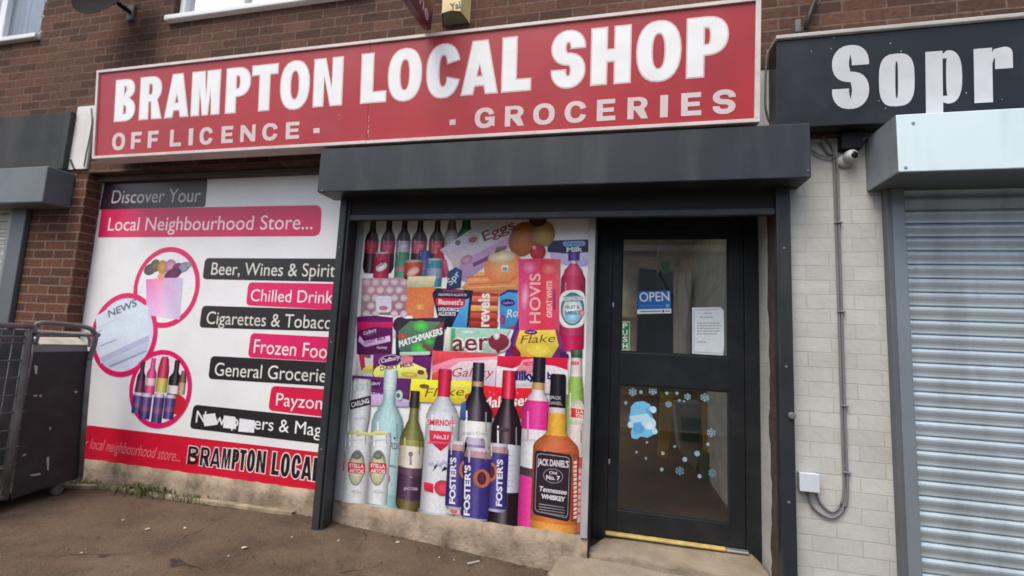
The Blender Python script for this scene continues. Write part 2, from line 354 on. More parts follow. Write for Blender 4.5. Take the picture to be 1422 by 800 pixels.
def glyph_tris(ch, w, s, t, fat=0, e=2.3):
    cs = [clean(c) for c in glyph(ch, w, s, t, e)]
    cs = [c if (area(c) > 0) == (i == 0) else c[::-1] for i, c in enumerate(cs)]
    if fat: cs = [grow(c, fat) for c in cs]
    flat = [p for c in cs for p in c]
    return flat, [tuple(x) for x in tessellate_polygon([[Vector((p[0], p[1], 0)) for p in c] for c in cs])]

# a printed or stuck-on flat artwork lying on a real plane; px = photograph coordinates used to measure it
class Art:
    STEP = .00014
    def __init__(s, plane, d0=.001): s.p = plane; s.d = d0; s.mb = MB()
    def up(s, k=1): s.d += s.STEP*k; return s
    def uv(s, px): return s.p.uv(px[0], px[1])
    def faces(s, uvs, faces, col):
        # orient towards the viewer
        c = lin(col) if not isinstance(col, list) else [lin(x) for x in col]
        ff = []
        for f in faces:
            a = sum((uvs[f[i]][0]*uvs[f[(i+1) % len(f)]][1]-uvs[f[(i+1) % len(f)]][0]*uvs[f[i]][1]) for i in range(len(f)))
            ff.append(tuple(f) if a > 0 else tuple(reversed(f)))
        s.mb.add([s.p.at(u[0], u[1], s.d) for u in uvs], ff, 0, c); return s.up()
    def poly(s, pts, col):
        u = [s.uv(q) for q in pts]
        return s.faces(u, tessellate_polygon([[Vector((a.x, a.y, 0)) for a in u]]), col)
    def rrect(s, q, r, col):       # quad in px TL TR BR BL with rounded corners (r as fraction); r can be per corner
        u = [s.uv(a) for a in q]; rs = r if isinstance(r, (list, tuple)) else [r]*4; out = []
        for i in range(4):
            p, a, b = u[i], u[i-1], u[(i+1) % 4]
            if rs[i] == 0: out.append(p); continue
            L = rs[i]; da, db = (a-p).normalized()*L, (b-p).normalized()*L
            for k in range(6):
                t = k/5; out.append(p+da*(1-t)**2+db*t**2)
        return s.faces(out, tessellate_polygon([[Vector((a.x, a.y, 0)) for a in out]]), col)
    def disc(s, c, r, col, n=40, ry=None, rot=0):   # r in metres
        o = s.uv(c) if not isinstance(c, Vector) else c; ry = ry or r; cs, sn = math.cos(R(rot)), math.sin(R(rot))
        pts = [o+Vector((r*math.cos(a)*cs-ry*math.sin(a)*sn, r*math.cos(a)*sn+ry*math.sin(a)*cs)) for a in [2*math.pi*i/n for i in range(n)]]
        if isinstance(col, list):
            return s.faces([o]+pts, [(0, i+1, (i+1) % n+1) for i in range(n)], [col[0]]+[col[1]]*n)
        return s.faces(pts, [tuple(range(n))], col)
    def ell(s, cx, cy, rx, ry, col, rot=0, n=24):     # px radii
        k = s.uv((cx+1, cy)).x-s.uv((cx, cy)).x; kv = s.uv((cx, cy)).y-s.uv((cx, cy+1)).y
        return s.disc((cx, cy), rx*k, col, n, ry*kv, rot)
    def cyl(s, cx, yt, yb, prof, cols, shade=(.62, .9, 1.12, 1.3, 1.0, .82, .55), at=None):
        # upright printed bottle/can: prof = [(t from top, half width px)], cols = [(t, colour)]
        ym = (yt+yb)/2; a = s.uv((cx, ym)); u0 = a.x; v1 = s.uv((cx, yt)).y; v0 = s.uv((cx, yb)).y
        k = s.uv((cx+1, ym)).x-a.x; n = len(shade)
        ts = sorted(set([p[0] for p in prof]+[c[0] for c in cols]+[c[0]-.0005 for c in cols if c[0] > 0]))
        def hw(t):
            for i in range(len(prof)-1):
                if prof[i][0] <= t <= prof[i+1][0]:
                    q = (t-prof[i][0])/max(1e-6, prof[i+1][0]-prof[i][0]); q = q*q*(3-2*q); return prof[i][1]+(prof[i+1][1]-prof[i][1])*q
            return prof[-1][1]
        fine = []
        for i in range(len(ts)-1):
            m = 4 if ts[i+1]-ts[i] > .03 else 1
            fine += [ts[i]+(ts[i+1]-ts[i])*j/m for j in range(m)]
        fine.append(ts[-1])
        def colat(t):
            c = cols[0][1]
            for q in cols:
                if t >= q[0]-1e-7: c = q[1]
            return c
        uvs, cc, fs = [], [], []
        for t in fine:
            h = hw(t)*k; c = colat(t)
            for j in range(n):
                x = -1+2*j/(n-1); uvs.append(Vector((u0+h*x, v1+(v0-v1)*(t+.012*(1-x*x)*(1 if t > .5 else -0)))))
                g = shade[j]; cc.append(tuple(max(0, min(255, q*g if g <= 1 else q+(255-q)*(g-1))) for q in c))
        for i in range(len(fine)-1):
            for j in range(n-1): fs.append((i*n+j, (i+1)*n+j, (i+1)*n+j+1, i*n+j+1))
        return s.faces(uvs, fs, cc)
    def text(s, st, pl, pr, ptop, col, bold=0.0, slant=0.0):   # baseline left / right, cap-top above left
        v, f = text_mesh(st, bold); a, b, t = s.uv(pl), s.uv(pr), s.uv(ptop)
        x0 = min(q.x for q in v); x1 = max(q.x for q in v); du = (b-a)/(x1-x0); L = (b-a).normalized()
        perp = Vector((-L.y, L.x)); h = abs((t-a).dot(perp)); dv = perp*h/CAPH + L*(h/CAPH*slant)
        return s.faces([a+du*(q.x-x0)+dv*q.y for q in v], f, col)
    def letter(s, ch, x0, x1, base, cap, col, sf, tf, fat=0, e=2.3, slim=1):   # base/cap: functions px x -> px y
        a = s.uv((x0, base(x0))); b = s.uv((x1, base(x1))); t0 = s.uv((x0, cap(x0))); t1 = s.uv((x1, cap(x1)))
        h = ((t0-a).length+(t1-b).length)/2; v0 = min(a.y, b.y)*.5+max(a.y, b.y)*.5
        wd = (b.x-a.x)/h; fl, tr = glyph_tris(ch, wd, sf, tf, fat, e)
        return s.faces([Vector((a.x+q[0]*h, v0+q[1]*h)) for q in fl], tr, col)
    def build(s, name, parent=None, mats=None, thick=0): return s.mb.build(name, mats or INK, parent, fix=False)
def line(*pts):
    def f(x):
        p = pts
        for i in range(len(p)-1):
            if x <= p[i+1][0] or i == len(p)-2: return p[i][1]+(p[i+1][1]-p[i][1])*(x-p[i][0])/(p[i+1][0]-p[i][0])
    return f

# ================================================================== THE SETTING
def zground(x): return 0 if x < -2 else (-.06*(x+2) if x < 0 else -.12)
def sheet(name, xs, ys, zf, m, kind='structure', jitter=0):
    v = [(x, y, zf(x)+random.uniform(-jitter, jitter)) for y in ys for x in xs]; nx = len(xs)
    f = [(j*nx+i, j*nx+i+1, (j+1)*nx+i+1, (j+1)*nx+i) for j in range(len(ys)-1) for i in range(nx-1)]
    return tag(MB().add(v, f).build(name, m, smooth=True), kind=kind)
def tarmac(name):
    m = bpy.data.materials.new(name); m.use_nodes = True; n = m.node_tree.nodes; l = m.node_tree.links; b = n['Principled BSDF']
    b.inputs['Roughness'].default_value = .95; b.inputs['Specular IOR Level'].default_value = .12
    geo = n.new('ShaderNodeNewGeometry')
    def noise(sc_, det=8, rough=.6):
        q = n.new('ShaderNodeTexNoise'); q.inputs['Scale'].default_value = sc_; q.inputs['Detail'].default_value = det; q.inputs['Roughness'].default_value = rough; l.new(geo.outputs['Position'], q.inputs['Vector']); return q.outputs['Fac']
    def ramp(x, lo, hi, a=0, b_=1):
        q = n.new('ShaderNodeMapRange'); q.inputs[1].default_value = lo; q.inputs[2].default_value = hi; q.inputs[3].default_value = a; q.inputs[4].default_value = b_; l.new(x, q.inputs[0]); return q.outputs[0]
    def mixc(f, a, c):
        q = n.new('ShaderNodeMix'); q.data_type = 'RGBA'; l.new(f, q.inputs['Factor'])
        for k, v in (('A', a), ('B', c)):
            if isinstance(v, tuple): q.inputs[k].default_value = (*v, 1)
            else: l.new(v, q.inputs[k])
        return q.outputs['Result']
    c = mixc(ramp(noise(1.1, 6), .35, .65), (.150, .103, .068), (.092, .064, .043))
    c = mixc(ramp(noise(2.3, 9, .7), .46, .66, 0, .9), c, (.060, .043, .032))
    c = mixc(ramp(noise(6.0, 9, .7), .56, .75, 0, .5), c, (.205, .155, .105))
    v = n.new('ShaderNodeTexVoronoi'); v.inputs['Scale'].default_value = 150; l.new(geo.outputs['Position'], v.inputs['Vector'])
    sv = n.new('ShaderNodeSeparateColor'); l.new(v.outputs['Color'], sv.inputs[0])
    c = mixc(ramp(sv.outputs[0], .6, 1.0, 0, .28), c, (.22, .165, .12)); c = mixc(ramp(sv.outputs[1], .6, 1.0, 0, .35), c, (.045, .034, .028))
    # cracks
    nd = n.new('ShaderNodeTexNoise'); nd.inputs['Scale'].default_value = 3; nd.inputs['Detail'].default_value = 6; l.new(geo.outputs['Position'], nd.inputs['Vector'])
    ad = n.new('ShaderNodeMix'); ad.data_type = 'VECTOR'; ad.inputs['Factor'].default_value = .16; l.new(geo.outputs['Position'], ad.inputs['A']); l.new(nd.outputs['Color'], ad.inputs['B'])
    w_ = n.new('ShaderNodeTexVoronoi'); w_.feature = 'DISTANCE_TO_EDGE'; w_.inputs['Scale'].default_value = 1.15; l.new(ad.outputs['Result'], w_.inputs['Vector'])
    cr = n.new('ShaderNodeMath'); cr.operation = 'MULTIPLY'; l.new(ramp(w_.outputs['Distance'], .0015, .006, .75, 0), cr.inputs[0]); l.new(ramp(noise(1.7, 3), .48, .58), cr.inputs[1])
    c = mixc(cr.outputs[0], c, (.022, .017, .014))
    l.new(c, b.inputs['Base Color'])
    h = n.new('ShaderNodeMath'); h.operation = 'SUBTRACT'; l.new(v.outputs['Distance'], h.inputs[0]); l.new(cr.outputs[0], h.inputs[1])
    bp = n.new('ShaderNodeBump'); bp.inputs['Strength'].default_value = .4; bp.inputs['Distance'].default_value = .006; l.new(h.outputs[0], bp.inputs['Height']); l.new(bp.outputs[0], b.inputs['Normal'])
    return m
M_PAVE = tarmac('worn_brown_tarmac')
M_ROAD = mat('grey_asphalt', (.06, .06, .06), .9, var=.2, scale=5, bump=.5, bscale=150)
fr = [i*.12 for i in range(-60, 45)]
sheet('pavement', [-60, -30, -14]+fr+[9, 30, 60], [-4+.13*i for i in range(0, 35)], zground, M_PAVE, jitter=.004)
sheet('road', [-60, 60], [-10, -4], lambda x: -.25, M_ROAD)
sheet('ground', [-150, 150], [-150, 150], lambda x: -.30, mat('verge_grass', (.05, .07, .025), .95, var=.3, scale=3))
kb = MB()
kb.box(-60, 60, -4.15, -4.001, -.29, -.004); kb.box(-60, 60, -10.15, -10.001, -.29, -.10); tag(kb.build('kerb', M_STEP), kind='structure')

XE = -4.365                                           # right edge of the brick pier at the left
BL = thing('shop_building', (-.3, .2, 0), 'brown brick terrace building with white painted brick pier and upstairs windows', 'building')
# upper wall with two window openings (pieces butt together)
W1R, W1B, W2L, W2R, W2B, ZT = -5.21, 3.835, -3.70, -1.86, 3.82, 6.2
mb = MB()
mb.box(-11, 6, 0, .32, 2.50, 3.82); mb.box(-11, W1R-2.0, 0, .32, 3.82, ZT); mb.box(W1R, W2L, 0, .32, 3.82, ZT); mb.box(W2R, 6, 0, .32, 3.82, ZT)
mb.build('upper_wall', BRICK_UP, BL)
MB().box(-4.955, XE, 0, .6, -.3, 2.499).build('brick_pier', BRICK_PIER, BL)
MB().box(.869, 1.50, 0, .9, -.3, 2.499).build('painted_pier', BRICK_WHITE, BL)
# rough unpainted edge of that pier on its return beside the door
n = 46; e = []
for i in range(n+1):
    z = -.3+2.4*i/n; e.append((.8665, .150+random.uniform(-.014, .014)+.012*math.sin(z*9), z))
v = [(.8665, .002, p[2]) for p in e]+e+[(.8692, .002, p[2]) for p in e]+[(.8692, p[1], p[2]) for p in e]
k = n+1
f = [(i, i+1, k+i+1, k+i) for i in range(n)]+[(k+i, k+i+1, 3*k+i+1, 3*k+i) for i in range(n)]
MB().add(v, f).build('bare_edge', M_RAWBRICK, BL)
# shopfront: plinths, beams, returns
def rough_plinth(name, x0, x1, yf, z0, z1):
    nx, nz = int((x1-x0)/.05), 5; vs = []; fs = []
    for j in range(nz+1):
        for i in range(nx+1):
            t = j/nz; vs.append((x0+(x1-x0)*i/nx, yf-.02*(1-t)+random.uniform(-.004, .004), z0+(z1-z0)*t+(random.uniform(-.006, .002) if j == nz else 0)))
    b = len(vs)
    for i in range(nx+1): vs.append((x0+(x1-x0)*i/nx, yf+.2, z1))
    for j in range(nz):
        for i in range(nx): fs.append((j*(nx+1)+i, j*(nx+1)+i+1, (j+1)*(nx+1)+i+1, (j+1)*(nx+1)+i))
    for i in range(nx): fs.append((nz*(nx+1)+i, nz*(nx+1)+i+1, b+i+1, b+i))
    return MB().add(vs, fs).build(name, M_CONC, BL, smooth=True)
rough_plinth('plinth', XE, -1.80, .112, -.2, .172)
rough_plinth('plinth', -1.80, -.150, .100, -.3, .128)
box_part('shopfront_wall', BL, M_BLACK, XE, -.150, .16, .34, .1, 2.499, 0)
box_part('beam', BL, mat('brown_soffit_beam', (.10, .08, .07), .8), XE, -1.91, .075, .158, 2.452, 2.497, .004)
box_part('beam', BL, M_BLACK, -1.90, -.150, .104, .158, 2.118, 2.499, 0)
box_part('door_return', BL, M_DOOR, -.150, -.139, .104, .42, -.2, 2.14, .002)
box_part('door_soffit', BL, M_BLACK, -.150, .868, .10, .46, 2.139, 2.499, 0)
box_part('window_trim', BL, mat('dirty_white_trim', (.40, .41, .40), .5, var=.12, dirt=(.2, .19, .17), dirt_amt=.6, dirt_scale=7, streak=True), -.193, -.151, .085, .159, .118, 2.117, .003)
box_part('window_trim', BL, mat('grey_window_trim', (.33, .34, .34), .5, var=.1), -1.898, -1.820, .098, .159, .13, 2.117, .003)
# interior shell
M_INW = mat('cream_interior_wall', (.74, .65, .47), .7, var=.15)
mb = MB(); mb.box(-5.2, -5.1, .62, 6.3, 0, 2.8); mb.box(.868, .98, .91, 6.3, 0, 2.8); mb.box(-5.1, .868, 6.2, 6.3, 0, 2.8); mb.box(-4.3, -.15, .36, .44, 0, 2.8)
mb.build('interior_wall', M_INW, BL)
mb = MB(); mb.box(-.15, .98, .45, 6.3, 2.5, 2.6); mb.box(-5.1, -.15, .45, .7, 2.5, 2.6); mb.box(-5.1, -.15, 5.2, 6.3, 2.5, 2.6)  # ceiling left open at the left, an added gap letting daylight in
mb.build('interior_ceiling', mat('ceiling_board', (.55, .54, .5), .8), BL)
tag(MB().box(-4.36, .868, .345, 6.2, -.1, .045).build('shop_floor', mat('brown_shop_floor', (.085, .058, .034), .5, var=.2, scale=3)), kind='structure')

MB().box(.858, .8675, 2.1, 6.2, .05, 1.12).build('shade_panel', mat('brown_shade_panel', (.10, .065, .04), .5, var=.2), BL)  # added brown panels put shade on the lower walls behind the glass
MB().box(-5.1, .857, 6.185, 6.198, .05, 1.12).build('shade_panel', MATS['brown_shade_panel'], BL)
# door (part of the building): frame, leaf, panes, threshold
XL, XR = -.139, .868
fm = MB()
fm.box(XL, -.044, .335, .43, .03, 2.138); fm.box(.784, XR, .335, .43, .03, 2.138); fm.box(-.044, .784, .335, .43, 2.085, 2.138)
fm.build('door_frame', M_DOOR, BL, .003)
g1 = (facade(.365).uv(864, 330), facade(.365).uv(1011, 330)); gx0, gx1 = .017, .694
dl = MB()
dl.box(-.0432, gx0, .348, .392, .085, 2.0842); dl.box(gx1, .7832, .348, .392, .085, 2.0842)
dl.box(gx0, gx1, .348, .392, 2.006, 2.0842); dl.box(gx0, gx1, .348, .392, 1.016, 1.226); dl.box(gx0, gx1, .348, .392, .085, .217)
DOOR = dl.build('door', M_DOOR, BL, .003)
bd = MB()
for (z0, z1) in ((.217, 1.016), (1.226, 2.006)):
    bd.box(gx0-.001, gx0+.011, .354, .362, z0, z1); bd.box(gx1-.011, gx1+.001, .354, .362, z0, z1); bd.box(gx0+.011, gx1-.011, .354, .362, z0-.001, z0+.011); bd.box(gx0+.011, gx1-.011, .354, .362, z1-.011, z1+.001)
bd.build('glazing_bead', M_BLACK, DOOR)
M_GLASS = glass_mat('door_glass', (.95, .95, .93), 1.3)
for (z0, z1) in ((.217, 1.016), (1.226, 2.006)):
    MB().add([(gx0, .368, z0), (gx1, .368, z0), (gx1, .368, z1), (gx0, .368, z1)], [(0, 1, 2, 3)]).build('pane', M_GLASS, DOOR)
for px, py in ((851.5, 423.5), (846, 641)):
    p = W(px, py, .348); MB().box(p.x-.006, p.x+.006, .343, .3485, p.z-.014, p.z+.014).build('keyhole', M_ALU, DOOR, .002)
tm = MB().box(-.05, .665, .300, .34, .070, .087).build('threshold', M_TAN, BL, .006)
MB().box(.665, .79, .300, .34, .070, .086).build('threshold', M_ALU, BL, .006)

# windows upstairs
def window(x0, x1, z0, z1, mull, name='window'):
    m = MB(); y0, y1, t = .045, .11, .055
    m.box(x0, x0+t, y0, y1, z0, z1); m.box(x1-t, x1, y0, y1, z0, z1); m.box(x0+t, x1-t, y0, y1, z0, z0+t)
    for q in mull: m.box(q-.04, q+.04, y0+.004, y1, z0+t, z1)
    fo = m.build(name, M_PVC, BL, .006)
    MB().add([(x0+.02, .09, z0+.02), (x1-.02, .09, z0+.02), (x1-.02, .09, z1), (x0+.02, .09, z1)], [(0, 1, 2, 3)]).build('pane', M_WGLASS, fo)
    m = MB(); cw = x1-x0
    for i in range(int(cw/.05)):
        a = x0+i*.05; m.box(a, a+.046, .17+.012*math.sin(i*1.3), .185+.012*math.sin(i*1.3), z0+.02, z1)
    m.build('curtain', mat('sky_pale_curtain', (.80, .86, .88), .8), fo)  # curtain whitened to stand for sky reflected in the panes
    return fo
M_WGLASS = glass_mat('window_glass', (.95, .97, .97), 1.0)
f1 = window(W1R-2.0, W1R-.004, W1B, ZT, [W1R-.63])
box_part('sill', f1, M_PVC, W1R-2.0, W1R+.02, -.045, .06, W1B-.045, W1B-.001, .008)
m = MB()
for i in range(16):
    z = W1B+.03+i*.15; m.lathe((W1R+.003, .02, z), (.3, -1, 0), [(0, .012), (.02, .016), (.035, .004)], 8)
m.build('sealant', M_PVC, f1)
f2 = window(W2L+.004, W2R-.004, W2B, ZT, [W2L+.62, W2L+1.24])
box_part('sill', f2, M_PVC, W2L-.03, W2R+.03, -.05, .06, W2B-.045, W2B-.001, .008)

# doorstep: two rough concrete slabs
def slab(parent, outline, ztop, m, th=.25):
    c = Vector((sum(p[0] for p in outline)/len(outline), sum(p[1] for p in outline)/len(outline)))
    pts = []
    for i in range(len(outline)):
        a, b = outline[i], outline[(i+1) % len(outline)]; L = math.dist(a, b); k = max(1, int(L/.06))
        for j in range(k):
            t = j/k; x = a[0]+(b[0]-a[0])*t; y = a[1]+(b[1]-a[1])*t
            pts.append((x+random.uniform(-.007, .007), y+random.uniform(-.009, .009)))
    n = len(pts); vs = [(x, y, ztop(x, y)-.012) for x, y in pts]+[(x+(c.x-x)*.03, y+(c.y-y)*.03, ztop(x, y)) for x, y in pts]+[(x, y, ztop(x, y)-th) for x, y in pts]
    fs = [(i, (i+1) % n, n+(i+1) % n, n+i) for i in range(n)]+[(2*n+i, 2*n+(i+1) % n, (i+1) % n, i) for i in range(n)]
    fs += [tuple(n+j for j in t) for t in tessellate_polygon([[Vector((v[0], v[1], 0)) for v in vs[n:2*n]]])]
    return MB().add(vs, fs).build('slab', m, parent)
ST = thing('doorstep', (.35, .15, -.1), 'low cracked concrete step in two slabs below the shop door', 'step')
slab(ST, [(-.055, .345), (.83, .345), (.862, .10), (.70, .055), (.25, .085), (-.13, .115), (-.20, .12)], lambda x, y: .066-.10*(.34-y)-(.02 if x < 0 else 0), M_STEP)
slab(ST, [(-.30, .125), (.25, .095), (.70, .065), (.867, .09), (.90, -.35), (-.1, -.36), (-.36, -.06)], lambda x, y: .000-.16*(.1-y), M_STEP)

# ================================================================== SIGNS AND SHUTTERS
SP = Plane((0, -.2, 2.525), (1, 0, 0), (0, -.083, 1))
a, b, c2, d2 = SP.uv(133, 222.7), SP.uv(1051, 168), SP.uv(133, 96.5), SP.uv(1060, 0)
SU0, SU1, SV0, SV1 = (a.x+c2.x)/2, (b.x+d2.x)/2, (a.y+b.y)/2, (c2.y+d2.y)/2
FS = thing('fascia_sign', SP.at((SU0+SU1)/2, SV0), 'long red shop sign with bold white lettering above the dark shutter box', 'sign')
def tilted_box(m, pl, u0, u1, v0, v1, d0, d1, mi=0):
    m.hexa([pl.at(u0, v0, d1), pl.at(u1, v0, d1), pl.at(u1, v1, d1), pl.at(u0, v1, d1)], [pl.at(u0, v0, d0), pl.at(u1, v0, d0), pl.at(u1, v1, d0), pl.at(u0, v1, d0)], mi); return m
us = SP.uv(512, 130).x
for (p, q) in ((SU0+.004, us-.0012), (us+.0012, SU1-.004)):
    tilted_box(MB(), SP, p, q, SV0+.004, SV1-.004, -.13, 0).build('sign_panel', M_RED, FS)
tw = .021; m = MB()
for (p, q) in ((SU0, us-.001), (us+.001, SU1)):
    tilted_box(m, SP, p, q, SV0, SV0+tw, -.135, .012); tilted_box(m, SP, p, q, SV1-tw, SV1, -.135, .012)
tilted_box(m, SP, SU0, SU0+tw, SV0+tw, SV1-tw, -.135, .012); tilted_box(m, SP, SU1-tw*1.3, SU1, SV0+tw, SV1-tw, -.135, .012)
m.build('sign_trim', M_TRIM, FS, .002)
base1 = line((158.6, 170.0), (472.6, 147.0), (737, 126.2), (952, 110.0)); cap1 = line((158.6, 111.6), (474, 78.4), (695.5, 52.5), (954, 25.6))
rows1 = [('B', 158, 187.3), ('R', 192.4, 224.8), ('A', 227.5, 262), ('M', 264.3, 305), ('P', 312, 347), ('T', 347.7, 385), ('O', 387.5, 429.4), ('N', 433.8, 475.3),
         ('L', 499.7, 536.4), ('O', 537.3, 585.4), ('C', 590.6, 639), ('A', 639.3, 691.6), ('L', 695.5, 737.5), ('S', 764, 812.8), ('H', 819.2, 876), ('O', 882.3, 946), ('P', 952, 1011.5)]
for ch, x0, x1 in rows1:
    ao = Art(SP, .0012); ai = Art(SP, .0021)
    sf = .285 if ch not in 'OCS' else .27
    ao.letter(ch, x0, x1, base1, cap1, (255, 255, 255), sf, .235)
    ai.letter(ch, x0, x1, base1, cap1, (255, 255, 255), sf, .235, fat=-.024)
    lo = ai.build('letter', FS, M_LETW); ao.build('letter_outline', lo, M_LETP)
base2 = line((155, 209), (415, 192.4), (659, 178.2), (701, 176.0), (922, 163), (1006, 158)); cap2 = line((155, 185.7), (415, 169), (660, 151), (916, 132.7), (1006, 124.8))
row2 = [('O', 155.3, 173.4), ('F', 181.6, 196), ('F', 204.9, 219.6), ('L', 235.6, 251.5), ('I', 261.6, 267.7), ('C', 276.8, 295.4), ('E', 307.2, 323.4), ('N', 333.5, 354.4), ('C', 363.9, 385.5), ('E', 396.6, 415.4),
        ('G', 659, 686.5), ('R', 700.9, 727.6), ('O', 740, 770), ('C', 783.9, 814.3), ('E', 828.5, 854.3), ('R', 871, 899.8), ('I', 916.4, 927.2), ('E', 945.6, 973.6), ('S', 989.3, 1021.3)]
for ch, x0, x1 in row2:
    ar = Art(SP, .0012); ar.letter(ch, x0, x1, base2, cap2, (255, 255, 255), .27, .215); ar.build('small_letter', FS, M_LETROW)
for q in ([(435.4, 178.3), (443.9, 177.8), (443.9, 184.6), (435.4, 185.2)], [(624.3, 166.4), (632.7, 165.8), (632.7, 173.4), (624.3, 174)]):
    ar = Art(SP, .0012); ar.poly(q, (255, 255, 255)); ar.build('dash', FS, M_LETROW)
# chips in the paint along the joint
ch_ = Art(SP, .0014)
for (x, y, r) in ((512, 163, 1.6), (512.3, 168, 1.0), (512, 176, 1.0), (511.4, 183, 2.0), (512.3, 189, .8), (471, 165, .7), (470.5, 160, .9)): ch_.d = .0014; ch_.ell(x, y, r*.6, r*1.6, (230, 150, 140), n=7)
ch_.build('paint_chip', FS, mat('pink_chip', (.62, .30, .27), .6))

RS = thing('roller_shutter', (-.5, -.1, -.1), 'raised anthracite roller shutter box with dark posts around the poster and door', 'shutter')
MB().box(-2.0, .983, -.2, -.002, 2.203, 2.508).build('housing', M_ANTH, RS, .006)
for x0, x1, y0, y1 in ((-1.908, -1.856, -.066, .09), (-1.8555, -1.836, -.05, .03)): MB().box(x0, x1, y0, y1, -.12, 2.2025).build('guide_rail', M_RAIL, RS, .005)
for x0, x1, y0 in ((.853, .926, -.062),): MB().box(x0, x1, y0, -.0015, -.28, 2.2025).build('guide_rail', M_RAIL, RS, .005)
MB().box(-1.835, .852, -.05, -.012, 2.045, 2.085).build('bottom_bar', M_RAIL, RS, .004)
MB().box(-1.835, .852, -.036, -.026, 2.0852, 2.2025).build('curtain', M_BLACK, RS)
p = W(1099, 577, -.062); MB().lathe((p.x, -.062, p.z), (0, -1, 0), [(0, .018), (.012, .018), (.016, .012), (.016, 0)], 12).build('lock_knob', M_CAGE, RS)
m = MB()
for px, py in ((1122, 237), (447, 265)):
    p = W(px, py, -.2); m.lathe((p.x, -.2005, p.z), (0, -1, 0), [(0, .007), (.003, .006), (.004, 0)], 10)
for zz in (.5, 1.2, 1.85):
    for xx in (-1.882, .89): m.lathe((xx, -.0665 if xx < 0 else -.0625, zz), (0, -1, 0), [(0, .008), (.003, .007), (.004, 0)], 10)
m.build('rivet', M_CAGE, RS)

def slats(x0, x1, y, z0, z1, pitch, depth=.014):
    vs, fs = [], []; prof = []
    nsl = int((z1-z0)/pitch)+1
    for i in range(nsl):
        zt = z1-i*pitch
        for t, d in ((0, -.35), (.05, -.30), (.07, .45), (.12, .75), (.22, .98), (.34, 1.0), (.5, .80), (.66, .52), (.8, .40), (.90, .42), (.955, .40), (.965, -.35)):
            prof.append((zt-t*pitch, y-d*depth))
    for z, yy in prof: vs += [(x0, yy, z), (x1, yy, z)]
    for i in range(len(prof)-1): fs.append((2*i, 2*i+2, 2*i+3, 2*i+1))
    return MB().add(vs, fs)
R2 = thing('roller_shutter', (2.4, -.1, -.1), 'closed silver slatted shutter under a pale blue box at the right', 'shutter')
MB().box(1.329, 3.6, -.3, -.002, 2.183, 2.478).build('housing', M_ICE, R2, .004)
MB().box(1.331, 3.59, -.296, -.006, 2.1795, 2.1825).build('underside_shade', mat('dark_underside_shade', (.10, .115, .125), .5), R2)  # dark sheet added under the pale box, shade put into its colour
m = MB()
m.box(1.3265, 1.3288, -.297, -.004, 2.186, 2.476); m.build('end_plate', mat('grey_end_plate', (.20, .225, .24), .5, var=.12, dirt=(.35, .38, .39), dirt_amt=.4, dirt_scale=8), R2)
m = MB()
for px, py in ((1257.5, 232.5), (1268, 171)):
    p = W(px, py, -.3); m.lathe((p.x, -.3005, p.z), (0, -1, 0), [(0, .008), (.003, .007), (.004, 0)], 10)
m.build('rivet', mat('dull_rivet', (.3, .36, .38), .5), R2)
MB().box(1.394, 1.4205, -.05, -.0015, -.3, 2.1825).build('guide_rail', M_GREYRAIL_D, R2, .004)
MB().box(1.4207, 1.484, -.044, -.0015, -.3, 2.1825).build('guide_rail', M_GREYRAIL, R2, .004)
o = slats(1.485, 3.5, .02, -.4, 2.30, .0745, .017).build('curtain', M_STEEL, R2)
o.data.polygons.foreach_set('use_smooth', [False]*len(o.data.polygons))
R3 = thing('roller_shutter', (-5.8, -.1, 0), 'closed shutter of the neighbouring unit beyond the bare brick pier at the left', 'shutter')
MB().box(-7.5, -4.50, -.2, -.002, 2.19, 2.49).build('housing', mat('mid_grey_shutter_box', (.13, .148, .155), .45, var=.12, dirt=(.12, .13, .13), dirt_amt=.4), R3, .008)
MB().box(-5.10, -4.935, -.04, -.0015, -.1, 2.1895).build('guide_rail', M_GREYRAIL_D, R3, .006)
MB().box(-5.145, -5.101, -.030, -.0015, -.1, 2.1895).build('guide_rail', M_GREYRAIL, R3, .004)
slats(-7.4, -5.146, .01, -.2, 2.3, .0685, .015).build('curtain', mat('light_grey_slat', (.48, .49, .46), .5, metal=.2), R3)

# neighbouring fascias
FP = Plane((0, -.14, 2.512), (1, 0, 0), (0, -.062, 1))
F2 = thing('fascia_sign', (2, -.1, 2.51), 'black neighbouring shop sign with large silver letters at the right edge', 'sign')
fu0 = FP.uv(1078, 110).x; fv1 = FP.uv(1078, 57).y
tilted_box(MB(), FP, fu0, 3.7, 0, fv1, -.137, 0).build('sign_panel', M_FASC, F2, .003)
tilted_box(MB(), FP, fu0-.006, 3.71, fv1+.0015, fv1+.024, -.12, .018).build('sign_trim', mat('grey_white_trim', (.52, .50, .46), .5, dirt=(.25, .22, .18), dirt_amt=.5, dirt_scale=9), F2, .004)
bX = line((1220, 148.6), (1270, 147), (1290, 145), (1407, 141)); cX = line((1220, 76), (1407, 64.5))
for ch, x0, x1, b_, c_, sf, tf in (('S', 1155.3, 1207, line((1155, 150.5), (1207, 150)), line((1155, 65), (1207, 63)), .235, .165), ('o', 1220.6, 1270.4, bX, cX, .262, .15), ('p', 1285.6, 1336.6, bX, cX, .267, .15), ('r', 1353, 1407.5, bX, cX, .276, .15)):
    al = Art(FP, .0012); al.letter(ch, x0, x1, b_, c_, (255, 255, 255), sf, tf); al.build('letter', F2, M_SILV)
sp = Art(FP, .0013)
for i in range(26):
    x, y = random.uniform(1120, 1422), random.uniform(50, 160); sp.d = .0013; sp.ell(x, y, random.uniform(.5, 1.1), random.uniform(.5, 1.0), (150, 160, 165), n=6)
sp.build('bird_fleck', F2, M_BOX)
F3 = thing('fascia_sign', (-6, -.06, 2.52), 'blank dark fascia of the neighbouring unit at the far left', 'sign')
